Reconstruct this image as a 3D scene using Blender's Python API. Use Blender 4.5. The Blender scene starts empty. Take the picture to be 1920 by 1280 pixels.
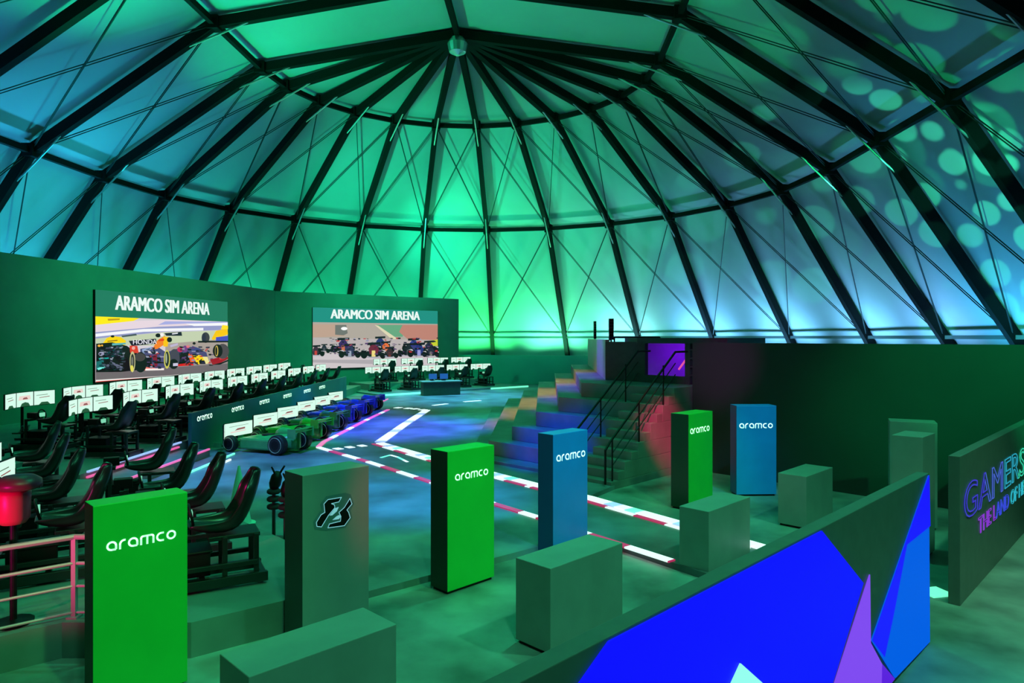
import bpy, bmesh, math, random
from mathutils import Vector, Matrix
random.seed(7)
SC = bpy.context.scene
COL = SC.collection
PI = math.pi
EYE = 3.6            # camera height in metres
F = 1280.0           # focal length in pixels of the 1920 frame (24 mm lens)
HZ = 632.0           # height of the horizon in the photograph

# ------------------------------------------------------------------ camera
cam_data = bpy.data.cameras.new('camera')
cam_data.lens = 24.0; cam_data.sensor_width = 36.0; cam_data.sensor_fit = 'HORIZONTAL'
cam_data.shift_y = -(640.0 - HZ) / 1920.0
cam_data.clip_end = 300
cam = bpy.data.objects.new('camera', cam_data); COL.objects.link(cam)
cam.location = (0, 0, EYE); cam.rotation_euler = (PI / 2, 0, 0)
SC.camera = cam

# ------------------------------------------------------------------ world, view
world = bpy.data.worlds.new('world'); SC.world = world; world.use_nodes = True
world.node_tree.nodes['Background'].inputs[0].default_value = (0.02, 0.09, 0.07, 1)
world.node_tree.nodes['Background'].inputs[1].default_value = 0.04
SC.view_settings.view_transform = 'Standard'
SC.view_settings.look = 'None'
SC.view_settings.exposure = 0.0
SC.view_settings.gamma = 1.0
SC.view_settings.use_curve_mapping = False

# ------------------------------------------------------------------ tent geometry (needed by the lights)
YC = 33.0
CX, CY = -0.0797 * YC, YC
TH = math.radians(2.5)
AX = Vector((math.sin(TH), math.cos(TH), 0))      # along the ridge, away
RT = Vector((math.cos(TH), -math.sin(TH), 0))     # across, to the right
BAY = 4.76
PROF = [(0.0, EYE + .443 * YC), (.293 * YC, EYE + .399 * YC), (.534 * YC, EYE + .240 * YC), (.694 * YC, EYE), (.694 * YC + 2.2, 0.0)]
CEN = Vector((CX, CY, 0))
def radial(deg):                                   # 0 = left, 90 = straight away, 180 = right
    a = math.radians(deg)
    return -math.cos(a) * RT + math.sin(a) * AX
def tent_point(deg, r, z, bay=0):
    p = CEN - AX * (BAY * bay) + radial(deg) * r
    return Vector((p.x, p.y, z))
E1 = Vector((.70711, -.70711, 0)); E2 = Vector((.70711, .70711, 0))
def ee(a, b, z=0.0):
    p = E1 * a + E2 * b
    return Vector((p.x, p.y, z))

# ------------------------------------------------------------------ lights
def lin(c):
    return tuple(((v / 255) / 12.92 if v / 255 <= .04045 else ((v / 255 + .055) / 1.055) ** 2.4) for v in c)
def aim(o, target):
    d = Vector(target) - o.location
    o.rotation_euler = d.to_track_quat('-Z', 'Y').to_euler()
def area(name, loc, target, sx, sy, power, col, spread=180):
    l = bpy.data.lights.new(name, 'AREA'); l.shape = 'RECTANGLE'; l.size = sx; l.size_y = sy
    l.energy = power; l.color = col; l.spread = math.radians(spread)
    o = bpy.data.objects.new(name, l); COL.objects.link(o); o.location = loc; aim(o, target)
    return o
def spot(name, loc, target, power, col, angle=40, blend=.6, rad=.12):
    l = bpy.data.lights.new(name, 'SPOT'); l.energy = power; l.color = col
    l.spot_size = math.radians(angle); l.spot_blend = blend; l.shadow_soft_size = rad
    o = bpy.data.objects.new(name, l); COL.objects.link(o); o.location = loc; aim(o, target)
    return o
GREEN = (.01, 1.0, .30); TEAL = (.01, .75, .55); BLUE = (.04, .16, 1.0); CYAN = (.05, .55, 1.0)
PALE = (.22, .72, 1.0); PINK = (1.0, .02, .25); ORANGE = (1.0, .42, .16); PURPLE = (.22, .03, 1.0)
# uplights on the floor between the partition walls and the canvas
UP = .15
PALE = (.17, .55, 1.0)
def uplight(deg, power, col, r=.694 * YC - .6, z=.9, bay=0, tr=.672, tz=5.2, spread=88):
    area('uplight', tent_point(deg, r, z, bay), tent_point(deg, tr * YC, tz, bay), 4.2, .5, power * UP, col, spread)
for deg, pw, col in ((2, 3600, (.03, .50, .85)), (20, 3300, (.02, .60, .62)), (38, 2600, (.01, .9, .42)), (55, 1900, (.01, 1.0, .40)),
                     (72, 2100, (.02, 1.0, .40)), (88, 2600, (.05, 1.0, .22)), (103, 2900, (.12, 1.0, .45)),
                     (118, 3300, (.22, .75, .80)), (134, 3600, PALE), (150, 3400, PALE), (166, 2900, PALE), (180, 2400, (.16, .5, 1.0))):
    uplight(deg, pw * (.5 if deg > 110 else 1), col, spread=66 if deg > 110 else 88, tz=6.0 if deg > 110 else 5.2)
for b, pl, pr in ((1, 3600, 2300), (2, 3400, 1900), (3, 2600, 1300)):
    uplight(0, pl, (.03, .46, .90), bay=b); uplight(180, pr * .5, (.06, .5, 1.0), bay=b, spread=66, tz=6.0)
# green wash over the crown of the tent, thrown up from the wall tops
spot('crown_wash', (-13.0, 36.0, 6.9), (-3.5, 49.0, 13.0), 8000, (.008, 1.0, .46), 95, 1.0, .3)
spot('crown_wash', (-9.5, 46.2, 6.9), (1.0, 52.0, 12.0), 4600, (.01, 1.0, .46), 100, 1.0, .3)
spot('crown_wash', (-14.8, 30.0, 7.0), (-6.5, 33.0, 18.0), 7500, (.003, 1.0, .30), 82, 1.0, .3)
spot('crown_wash', (-16.0, 27.0, 7.0), (-9.5, 22.0, 16.5), 9500, (.003, 1.0, .36), 82, 1.0, .3)
spot('crown_wash', (-16.8, 22.0, 7.0), (-12.0, 15.0, 16.0), 9000, (.003, 1.0, .32), 90, 1.0, .3)
spot('crown_wash', (-17.2, 31.0, 6.9), (-17.5, 31.0, 11.0), 900, (.01, .65, .8), 150, 1.0, .3)
spot('crown_wash', (7.0, 26.0, 3.7), (1.0, 50.0, 13.0), 4500, (.01, 1.0, .46), 56, 1.0, .3)
spot('crown_wash', (6.0, 24.0, 3.7), (4.0, 29.0, 17.5), 2400, (.002, 1.0, .30), 80, 1.0, .3)
# pattern projector: dappled light thrown on the right-hand canvas
def gobo(name, loc, target, power, col, angle, scale, thr=.30):
    o = spot(name, loc, target, power, col, angle, .35, .02)
    l = o.data; l.use_nodes = True; nt = l.node_tree
    em = nt.nodes['Emission']
    tc = nt.nodes.new('ShaderNodeTexCoord'); vo = nt.nodes.new('ShaderNodeTexVoronoi'); rp = nt.nodes.new('ShaderNodeValToRGB')
    vo.inputs['Scale'].default_value = scale; vo.inputs['Randomness'].default_value = .8
    rp.color_ramp.elements[0].position = thr; rp.color_ramp.elements[0].color = (1, 1, 1, 1)
    rp.color_ramp.elements[1].position = thr + .07; rp.color_ramp.elements[1].color = (0, 0, 0, 1)
    nt.links.new(tc.outputs['Normal'], vo.inputs['Vector'])
    nt.links.new(vo.outputs['Distance'], rp.inputs['Fac'])
    nt.links.new(rp.outputs['Color'], em.inputs['Strength'])
    return o
gobo('pattern_projector', ee(-5.5, 17.2, 3.9), (16.0, 29.5, 5.5), 8500, (.06, 1.0, .55), 76, 10.0, .38)
gobo('pattern_projector', ee(-5.0, 17.4, 3.9), (13.0, 30.0, 11.0), 2200, (.005, 1.0, .28), 84, 6.0, .40)
# floor and object washes hung from the roof frames
spot('roof_wash', (3.0, 13.0, 16.5), (-1.0, 12.5, 0), 3900, (.02, 1.0, .42), 75, 1.0, .4)
spot('roof_wash', (9.0, 6.0, 13.5), (3.5, 9.0, 0), 3200, (.10, 1.0, .48), 80, 1.0, .4)
spot('roof_wash', (2.0, -2.0, 15.0), (1.0, 7.5, 0), 3200, (.12, 1.0, .50), 70, 1.0, .4)
spot('roof_wash', (-9.0, 15.0, 14.0), (-9.0, 14.0, .5), 2600, (.01, 1.0, .38), 70, 1.0, .3)
spot('roof_wash', (-6.0, 36.0, 16.0), (-7.0, 42.0, .5), 12000, (.01, 1.0, .45), 70, 1.0, .4)
spot('wall_wash', (-4.0, 26.0, 13.0), (-16.0, 31.0, 3.0), 12000, GREEN, 75, 1.0, .3)
spot('wall_wash', (-2.5, 34.0, 14.0), (-10.0, 46.0, 3.0), 10000, GREEN, 60, 1.0, .3)
spot('moving_head', (-2.0, 26.0, 15.5), (-4.3, 26.5, .1), 42000, (.07, .09, 1.0), 34, .9)
spot('moving_head', (-2.0, 14.0, 14.0), (-2.2, 15.0, .1), 14000, BLUE, 26, .9)
spot('moving_head', (-8.0, 12.0, 13.0), (-6.5, 18.3, .1), 15000, (.10, .22, 1.0), 32, .9)
spot('moving_head', (-3.0, 40.0, 16.0), (-3.0, 40.0, .1), 22000, (.12, .30, 1.0), 50, 1.0)
spot('moving_head', (2.0, 27.0, 16.0), (-2.0, 29.5, .1), 6500, (.02, 1.0, .65), 14, .25)
spot('moving_head', (-6.0, 27.0, 14.0), (1.0, 27.0, 1.2), 16000, ORANGE, 24, 1.0)
spot('moving_head', (-8.0, 14.0, 13.0), (0.75, 18.6, 1.2), 26000, (.01, .01, 1.0), 12, .9)
spot('moving_head', (-5.0, 30.0, 14.0), (2.6, 24.0, 2.2), 18000, PURPLE, 20, 1.0)
spot('moving_head', (2.5, 6.5, 10.0), (4.05, 17.9, 1.0), 24000, (1.0, .0, .16), 8, 1.0)
spot('moving_head', (0.5, 4.0, 10.0), (5.5, 18.1, 2.8), 7000, (.6, .005, .5), 9, 1.0)
spot('moving_head', (8.5, 3.0, 9.0), (9.4, 14.2, 2.9), 9000, GREEN, 24, 1.0)
spot('moving_head', (2.5, 5.0, 11.0), (-1.84, 8.6, 1.4), 2200, PINK, 4.6, 1.0)
spot('moving_head', (-6.9, 3.6, 1.4), (-5.3, 7.8, 1.35), 1300, (1.0, .01, .30), 30, 1.0)
spot('moving_head', (1.5, 1.5, 9.0), (-3.6, 6.7, 1.4), 2000, (.08, 1.0, .2), 24, 1.0)
spot('moving_head', (5.0, 4.0, 10.0), (-.5, 9.9, 1.2), 2200, (.08, 1.0, .2), 18, 1.0)
spot('moving_head', (5.5, 5.0, 10.0), (4.2, 14.5, 1.2), 2600, (.08, 1.0, .25), 15, 1.0)
spot('moving_head', (5.0, 5.0, 11.0), (1.0, 11.7, 1.4), 3000, (.08, .55, 1.0), 15, 1.0)
spot('moving_head', (7.0, 6.0, 11.0), (5.6, 15.6, 1.2), 3200, (.08, .6, 1.0), 13, 1.0)

spot('moving_head', (-2.0, 18.0, 13.0), (-7.5, 22.8, .5), 9000, (.03, 1.0, .15), 22, 1.0)
spot('moving_head', (-2.0, 26.0, 13.0), (-7.3, 31.0, .5), 12000, (.03, .05, 1.0), 24, 1.0)
spot('roof_wash', (8.0, 2.0, 12.0), (8.5, 8.6, 0), 2600, (.42, .85, .50), 34, 1.0, .3)

# ------------------------------------------------------------------ materials
def mat(name, srgb, rough=.6, metal=0.0, emit=None, strength=0.0, vary=0.0, scale=6.0, bump=0.0, spec=.5):
    m = bpy.data.materials.new(name); m.use_nodes = True
    nt = m.node_tree; b = nt.nodes['Principled BSDF']
    c = lin(srgb) + (1,)
    b.inputs['Base Color'].default_value = c
    b.inputs['Roughness'].default_value = rough; b.inputs['Metallic'].default_value = metal
    b.inputs['Specular IOR Level'].default_value = spec
    if emit:
        b.inputs['Emission Color'].default_value = lin(emit) + (1,); b.inputs['Emission Strength'].default_value = strength
    if vary or bump:
        tc = nt.nodes.new('ShaderNodeTexCoord'); no = nt.nodes.new('ShaderNodeTexNoise')
        no.inputs['Scale'].default_value = scale; no.inputs['Detail'].default_value = 5
        nt.links.new(tc.outputs['Object'], no.inputs['Vector'])
        if vary:
            mx = nt.nodes.new('ShaderNodeMix'); mx.data_type = 'RGBA'
            mx.inputs[6].default_value = tuple(min(1, v * (1 - vary)) for v in c[:3]) + (1,)
            mx.inputs[7].default_value = tuple(min(1, v * (1 + vary)) for v in c[:3]) + (1,)
            rp = nt.nodes.new('ShaderNodeMapRange'); rp.inputs[1].default_value = .3; rp.inputs[2].default_value = .7
            nt.links.new(no.outputs['Fac'], rp.inputs[0]); nt.links.new(rp.outputs[0], mx.inputs[0])
            nt.links.new(mx.outputs[2], b.inputs['Base Color'])
        if bump:
            bp = nt.nodes.new('ShaderNodeBump'); bp.inputs['Strength'].default_value = bump
            nt.links.new(no.outputs['Fac'], bp.inputs['Height']); nt.links.new(bp.outputs['Normal'], b.inputs['Normal'])
    return m
_em = {}
def glow(srgb, strength=1.0):
    k = (srgb, strength)
    if k not in _em:
        m = bpy.data.materials.new('screen_glow'); m.use_nodes = True
        b = m.node_tree.nodes['Principled BSDF']
        b.inputs['Base Color'].default_value = (.01, .01, .01, 1); b.inputs['Roughness'].default_value = .5; b.inputs['Specular IOR Level'].default_value = .1
        b.inputs['Emission Color'].default_value = lin(srgb) + (1,); b.inputs['Emission Strength'].default_value = strength
        _em[k] = m
    return _em[k]
M = dict(
    canvas=mat('white_tent_canvas', (172, 178, 178), .75, vary=.06, scale=.35),
    frame=mat('black_tent_steel', (8, 13, 12), .75, spec=.2),
    girt=mat('grey_girt', (120, 132, 130), .6),
    cable=mat('dark_cable', (30, 45, 42), .5),
    steel=mat('polished_steel', (235, 240, 240), .38, 1.0),
    floor=mat('wavy_grey_concrete', (138, 140, 136), .5, vary=.6, scale=.8, bump=.06),
    deck=mat('mottled_grey_deck', (118, 122, 126), .42, vary=.55, scale=.7, bump=.05),
    tier=mat('grey_platform', (120, 124, 124), .5, vary=.2, scale=1.1),
    wall=mat('dark_clad_wall', (84, 100, 96), .6, vary=.14, scale=.6),
    dwall=mat('black_drape_wall', (44, 52, 48), .7, vary=.15, scale=.5),
    partition=mat('teal_partition', (70, 165, 150), .6, vary=.1, scale=.5),
    riser=mat('dark_riser', (60, 66, 64), .6, vary=.15),
    plinth=mat('grey_laminate', (150, 152, 148), .45, vary=.08, scale=2.5),
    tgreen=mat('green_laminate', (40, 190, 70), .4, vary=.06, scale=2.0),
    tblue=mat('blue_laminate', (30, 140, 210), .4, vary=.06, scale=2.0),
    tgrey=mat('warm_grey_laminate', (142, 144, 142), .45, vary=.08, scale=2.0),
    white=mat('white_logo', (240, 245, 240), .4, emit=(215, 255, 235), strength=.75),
    black=mat('black_plastic', (12, 13, 15), .5, spec=.25),
    seat=mat('black_bucket_shell', (28, 32, 34), .3, vary=.1),
    cloth=mat('black_seat_cloth', (20, 22, 28), .8),
    alu=mat('dark_aluminium', (60, 66, 68), .3, .8),
    screw=mat('chrome', (220, 225, 225), .15, 1.0),
    teal=mat('teal_fascia', (45, 110, 130), .5, vary=.12, scale=1.0),
    bleach=mat('grey_bleacher_ply', (112, 114, 112), .5, vary=.2, scale=1.6),
    pink_rail=mat('painted_rail', (170, 140, 155), .35),  # grey rail with a tint of the pink light put into its colour
    edge=mat('dark_green_edge_board', (12, 52, 34), .5),  # this and the next two: shade on the totems' left sides, as colour
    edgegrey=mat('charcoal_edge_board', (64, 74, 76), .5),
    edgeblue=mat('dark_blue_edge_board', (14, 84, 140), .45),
    carbody=mat('green_race_car_body', (60, 150, 80), .3, vary=.1),
    carblue=mat('blue_race_car_body', (60, 80, 190), .3, vary=.1),  # blue light on the farther cars, put into the body colour
    tyre=mat('black_tyre', (18, 18, 18), .6),
    rim=mat('tyre_sidewall_ring', (150, 150, 120), .4),
    ledw=mat('white_led_strip', (240, 240, 240), .4, emit=(235, 250, 250), strength=1.0),
    ledp=mat('pink_led_strip', (240, 120, 170), .4, emit=(255, 95, 170), strength=.8),
    ledg=mat('green_led_strip', (180, 240, 210), .4, emit=(120, 255, 205), strength=1.0),
    ledr=mat('red_led_strip', (215, 60, 110), .4, emit=(225, 45, 110), strength=.55),
    ledb=mat('blue_white_led_strip', (200, 210, 240), .4, emit=(170, 190, 255), strength=.8),
    dark=mat('dark_backing', (26, 32, 32), .5),
)

# ------------------------------------------------------------------ mesh builder
class MB:
    def __init__(s): s.v = []; s.f = []; s.m = []
    def add(s, vs, fs, m=0):
        b = len(s.v); s.v += [tuple(v) for v in vs]
        s.f += [tuple(b + i for i in f) for f in fs]; s.m += [m] * len(fs)
    def box(s, c, d, R=None, m=0):
        c = Vector(c); x, y, z = d[0] / 2, d[1] / 2, d[2] / 2
        vs = [Vector((i * x, j * y, k * z)) for k in (-1, 1) for j in (-1, 1) for i in (-1, 1)]
        if R is not None: vs = [R @ v for v in vs]
        s.add([c + v for v in vs], [(0, 2, 3, 1), (4, 5, 7, 6), (0, 1, 5, 4), (2, 6, 7, 3), (0, 4, 6, 2), (1, 3, 7, 5)], m)
        return s
    def prism(s, pts, vec, m=0, top=None):
        n = len(pts); pts = [Vector(p) for p in pts]; vec = Vector(vec)
        nn = Vector((0, 0, 0))
        for i in range(n): nn += pts[i].cross(pts[(i + 1) % n])
        if nn.dot(vec) < 0: pts = pts[::-1]
        s.add(pts + [p + vec for p in pts], [tuple(range(n))[::-1]] + [(i, (i + 1) % n, n + (i + 1) % n, n + i) for i in range(n)], m)
        b = len(s.v) - 2 * n
        s.f.append(tuple(b + n + i for i in range(n))); s.m.append(m if top is None else top)
        return s
    def tube(s, p0, p1, r, n=8, m=0, r1=None):
        p0 = Vector(p0); p1 = Vector(p1); r1 = r if r1 is None else r1
        d = (p1 - p0).normalized(); a = d.orthogonal().normalized(); b = d.cross(a)
        vs = []
        for p, q in ((p0, r), (p1, r1)):
            vs += [p + (a * math.cos(2 * PI * i / n) + b * math.sin(2 * PI * i / n)) * q for i in range(n)]
        s.add(vs, [(i, (i + 1) % n, n + (i + 1) % n, n + i) for i in range(n)] + [tuple(range(n))[::-1], tuple(range(n, 2 * n))], m)
        return s
    def path(s, pts, r, n=8, m=0):
        for a, b in zip(pts[:-1], pts[1:]): s.tube(a, b, r, n, m)
        return s
    def torus(s, c, axis, R, r, n=20, k=8, m=0):
        c = Vector(c); ax = Vector(axis).normalized(); a = ax.orthogonal().normalized(); b = ax.cross(a); vs = []
        for i in range(n):
            d = a * math.cos(2 * PI * i / n) + b * math.sin(2 * PI * i / n)
            for j in range(k):
                t = 2 * PI * j / k; vs.append(c + d * (R + r * math.cos(t)) + ax * (r * math.sin(t)))
        s.add(vs, [(i * k + j, ((i + 1) % n) * k + j, ((i + 1) % n) * k + (j + 1) % k, i * k + (j + 1) % k) for i in range(n) for j in range(k)], m)
        return s
    def lathe(s, c, axis, prof, n=20, m=0):      # prof: (distance along axis, radius)
        c = Vector(c); ax = Vector(axis).normalized(); a = ax.orthogonal().normalized(); b = ax.cross(a); vs = []
        for h, r in prof:
            for i in range(n):
                vs.append(c + ax * h + (a * math.cos(2 * PI * i / n) + b * math.sin(2 * PI * i / n)) * r)
        k = len(prof)
        fs = [(j * n + i, j * n + (i + 1) % n, (j + 1) * n + (i + 1) % n, (j + 1) * n + i) for j in range(k - 1) for i in range(n)]
        fs += [tuple(range(n))[::-1], tuple((k - 1) * n + i for i in range(n))]
        s.add(vs, fs, m); return s
    def loft(s, rings, m=0, cap=True, closed=True):
        n = len(rings[0]); vs = [p for r in rings for p in r]; fs = []
        for j in range(len(rings) - 1):
            for i in range(n if closed else n - 1):
                fs.append((j * n + i, j * n + (i + 1) % n, (j + 1) * n + (i + 1) % n, (j + 1) * n + i))
        if cap: fs += [tuple(range(n))[::-1], tuple((len(rings) - 1) * n + i for i in range(n))]
        s.add(vs, fs, m); return s
    def build(s, name, mats, parent=None, smooth=False, bevel=0, subsurf=0, solid=0, recalc=True):
        me = bpy.data.meshes.new(name)
        me.from_pydata(s.v, [], s.f)
        for m in (mats if isinstance(mats, (list, tuple)) else [mats]): me.materials.append(m)
        for p, mi in zip(me.polygons, s.m): p.material_index = mi; p.use_smooth = smooth
        if recalc:
            bm = bmesh.new(); bm.from_mesh(me); bmesh.ops.recalc_face_normals(bm, faces=bm.faces); bm.to_mesh(me); bm.free()
        me.update()
        o = bpy.data.objects.new(name, me); COL.objects.link(o)
        if parent: o.parent = parent
        if solid:
            q = o.modifiers.new('solid', 'SOLIDIFY'); q.thickness = solid; q.offset = 0
        if bevel:
            q = o.modifiers.new('bevel', 'BEVEL'); q.width = bevel; q.segments = 2; q.limit_method = 'ANGLE'; q.angle_limit = math.radians(40)
        if subsurf:
            q = o.modifiers.new('subsurf', 'SUBSURF'); q.levels = subsurf; q.render_levels = subsurf
        return o
def tag(o, label=None, cat=None, group=None, kind=None):
    if label: o['label'] = label
    if cat: o['category'] = cat
    if group: o['group'] = group
    if kind: o['kind'] = kind
    return o
def struct(o, label=None): return tag(o, label, kind='structure')
def empty(name, loc=(0, 0, 0), rz=0.0):
    o = bpy.data.objects.new(name, None); COL.objects.link(o); o.location = loc; o.rotation_euler = (0, 0, rz); o.empty_display_size = .3
    return o
def copy_tree(o, parent=None):
    c = o.copy(); COL.objects.link(c)
    if parent: c.parent = parent
    for ch in list(o.children): copy_tree(ch, c)
    return c
def at(px, py, z):                      # point of the horizontal plane z seen at a pixel of the photograph
    d = (EYE - z) * F / (py - HZ)
    return Vector(((px - 960) / F * d, d, z))
def rotz(a): return Matrix.Rotation(a, 3, 'Z')

class Plane:                            # an upright flat face: origin p, horizontal direction u, outward normal n
    def __init__(s, p, u):
        s.p = Vector((p[0], p[1], 0)); s.u = Vector((u[0], u[1], 0)).normalized(); s.n = Vector((s.u.y, -s.u.x, 0))
    def w(s, a, z, off=0.0): return s.p + s.u * a + s.n * off + Vector((0, 0, z))
    def from_px(s, px, py):
        k = (px - 960) / F
        a = (k * s.p.y - s.p.x) / (s.u.x - k * s.u.y)
        y = s.p.y + s.u.y * a
        return a, EYE - (py - HZ) * y / F
def fill(mb, pl, pts, off, m=0):
    mb.add([pl.w(a, z, off) for a, z in pts], [tuple(range(len(pts)))], m)
def ribbon(mb, pl, pts, wd, off, m=0, closed=False):
    P = [Vector((a, z)) for a, z in pts]
    segs = list(zip(P[:-1], P[1:])) + ([(P[-1], P[0])] if closed else [])
    for i, (a, b) in enumerate(segs):
        d = (b - a)
        if d.length < 1e-6: continue
        d.normalize(); n = Vector((-d.y, d.x)) * wd / 2
        q = [a - n, b - n, b + n, a + n]
        fill(mb, pl, [(p.x, p.y) for p in q], off + .0002 * (i % 3), m)
    for i, p in enumerate(P[1:-1] if not closed else P):
        fill(mb, pl, [(p.x + math.cos(t * PI / 5) * wd / 2, p.y + math.sin(t * PI / 5) * wd / 2) for t in range(10)], off + .0008, m)
def arc(cx, cy, r, a0, a1, n=8):
    return [(cx + r * math.cos(math.radians(a0 + (a1 - a0) * i / n)), cy + r * math.sin(math.radians(a0 + (a1 - a0) * i / n))) for i in range(n + 1)]
def wordmark():                         # the six rounded letters, x-height 1
    a = [(.9, .1), (.9, .5)] + arc(.5, .5, .4, 0, 270, 16)[1:] + [(.9, .1)]
    r = [(.1, 0)] + arc(.5, .5, .4, 180, 90, 8) + [(.62, .9)]
    mm = [(.1, 0), (.1, .72)] + arc(.28, .72, .18, 180, 90, 4) + arc(1.12, .72, .18, 90, 0, 4) + [(1.3, 0)]
    m2 = [(.7, 0), (.7, .9)]
    c = [(.78, .9)] + arc(.5, .5, .4, 90, 270, 12) + [(.78, .1)]
    o = arc(.5, .5, .4, 0, 360, 20)
    out = []; x = 0
    for strokes, wd in (([a], 1.0), ([r], .66), ([a], 1.0), ([mm, m2], 1.4), ([c], .86), ([o], 1.0)):
        for st in strokes: out.append([(px + x, py) for px, py in st])
        x += wd + .17
    return out, x - .17
WM, WML = wordmark()
def put_wordmark(mb, pl, a0, z0, length, off, slope=0.0, m=0):
    k = length / WML
    for st in WM: ribbon(mb, pl, [(a0 + x * k, z0 + y * k) for x, y in st], .2 * k, off, m)
def text_obj(body, pl, a0, z0, length, height, off, material, parent, name='lettering', ext=.004, bold=0.0):
    cu = bpy.data.curves.new(name, 'FONT'); cu.body = body; cu.extrude = ext
    o = bpy.data.objects.new(name, cu); COL.objects.link(o)
    bpy.context.view_layer.update()
    w = max(o.dimensions.x, .01); h = max(o.dimensions.y, .01)
    me = bpy.data.meshes.new_from_object(o)
    bpy.data.objects.remove(o); bpy.data.curves.remove(cu)
    xs = [v.co.x for v in me.vertices]; ys = [v.co.y for v in me.vertices]
    x0, x1, y0, y1 = min(xs), max(xs), min(ys), max(ys)
    for v in me.vertices:
        q = pl.w(a0 + (v.co.x - x0) / (x1 - x0) * length, z0 + (v.co.y - y0) / (y1 - y0) * height, off + v.co.z)
        v.co = q
    if bold:
        src = [v.co.copy() for v in me.vertices]; fs = [tuple(p.vertices) for p in me.polygons]; n = len(src); vs = []; ff = []
        for i, sh in enumerate((-bold, -bold / 3, bold / 3, bold)):
            vs += [c + pl.u * sh + pl.n * (.001 * i) for c in src]; ff += [tuple(q + n * i for q in f) for f in fs]
        me = bpy.data.meshes.new(name); me.from_pydata(vs, [], ff)
    me.materials.clear(); me.materials.append(material)
    o = bpy.data.objects.new(name, me); COL.objects.link(o)
    if parent: o.parent = parent
    return o

# ================================================================== THE SETTING
# ---- floor
mb = MB(); mb.add([(-32, -12, 0), (32, -12, 0), (32, 66, 0), (-32, 66, 0)], [(0, 1, 2, 3)])
struct(mb.build('floor', M['floor']), 'grey concrete floor with wavy pale streaks')

# ---- tent: canvas, frames, ring beams
ribs = [(180, b) for b in range(8, 0, -1)][::-1]
stations = [(0, b) for b in range(8, 0, -1)] + [(15 * k, 0) for k in range(13)] + [(180, b) for b in range(1, 9)]
mb = MB()
grow = .35
def canvas_pt(st, i):
    r, z = PROF[i]
    return tent_point(st[0], r + (grow if i else 0), z + (grow if i < 3 else 0), st[1])
for a, b in zip(stations[:-1], stations[1:]):
    for i in range(4):
        p = [canvas_pt(a, i), canvas_pt(a, i + 1), canvas_pt(b, i + 1), canvas_pt(b, i)]
        if a[1] == 0 and b[1] == 0 and i == 0: mb.add(p[:3], [(0, 1, 2)])
        else: mb.add(p, [(0, 1, 2, 3)])
struct(mb.build('ceiling', M['canvas'], recalc=False), 'white tent canvas roof stretched over black frames')

def sweep(mb, pts, wdir, wid, dep, m=0):
    rings = []
    for i, p in enumerate(pts):
        t = ((pts[min(i + 1, len(pts) - 1)] - p).normalized() + (p - pts[max(i - 1, 0)]).normalized()).normalized()
        w = wdir(i) if callable(wdir) else wdir
        n = t.cross(w).normalized()
        rings.append([p + w * wid / 2 + n * dep / 2, p - w * wid / 2 + n * dep / 2, p - w * wid / 2 - n * dep / 2, p + w * wid / 2 - n * dep / 2])
    mb.loft(rings, m)
def side_word(st):
    return 'left' if st[0] < 80 else ('far' if st[0] < 101 else 'right')
ordn = ['first', 'second', 'third', 'fourth', 'fifth', 'sixth', 'seventh', 'eighth', 'ninth', 'tenth', 'eleventh', 'twelfth', 'thirteenth', 'fourteenth']
for si, st in enumerate(stations):
    if st[1] > 6: continue
    pts = [tent_point(st[0], max(r, .5 if st[1] == 0 and st[0] not in (0, 180) else 0), z, st[1]) for r, z in PROF]
    d = radial(st[0]); w = Vector((-d.y, d.x, 0))
    mb = MB(); sweep(mb, pts, w, .30, .44)
    for i in (1, 2):                                  # gusset plates at the knees
        mb.box(pts[i], (.5, .5, .55), Matrix.Rotation(math.atan2(d.y, d.x), 3, 'Z'))
    rib = mb.build('roof_beam', M['frame'])
    if st[1] == 0: lab = 'black radial roof rib of the rounded end, %s counted from the left' % ordn[min(st[0] // 15, 12)]
    else: lab = 'black roof rib on the %s slope, %s before the rounded end' % ('left' if st[0] == 0 else 'right', ordn[st[1] - 1])
    struct(rib, lab)
    for i in (1, 2):                                  # polished tie rods across the knees
        u0 = (pts[i - 1] - pts[i]).normalized(); u1 = (pts[i + 1] - pts[i]).normalized()
        k = MB()
        off = (u0 + u1).normalized() * .1
        k.path([pts[i] + u0 * 1.9 + off * .5 , pts[i] + u0 * .9 + off * 3, pts[i] + u1 * .9 + off * 3, pts[i] + u1 * 1.9 + off * .5], .045, 6)
        k.build('knee_rod', M['steel'], rib)
    if si + 1 < len(stations) and stations[si + 1][1] <= 6:
        nx = stations[si + 1]
        q = [tent_point(nx[0], r, z, nx[1]) for r, z in PROF]
        for i in (1, 2):
            c = MB()
            for dz in (-.05, .05):
                s = (pts[0] - pts[i]).normalized() * .0 + Vector((0, 0, dz))
                c.tube(pts[i] + s, q[i + 1] + s, .022, 5); c.tube(q[i] + s, pts[i + 1] + s, .022, 5)
            c.build('brace_cable', M['cable'], rib)
for i, nm in ((1, 'upper ring beam joining the ribs of the tent roof'), (2, 'middle ring beam joining the ribs of the tent roof'), (3, 'lowest ring beam, level with the top of the right wall')):
    mb = MB(); pts = [tent_point(s[0], PROF[i][0], PROF[i][1], s[1]) for s in stations if s[1] <= 6]
    sweep(mb, pts, Vector((0, 0, 1)), .26 if i < 3 else .17, .2 if i < 3 else .1)
    struct(mb.build('roof_beam', M['frame'] if i < 3 else M['girt']), nm)
mb = MB(); sweep(mb, [tent_point(90, 0, PROF[0][1], 6.0), tent_point(90, 0, PROF[0][1], 0)], RT, .24, .3)
ridge = struct(mb.build('roof_beam', M['frame']), 'ridge beam running from the tent peak towards the viewer')
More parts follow.
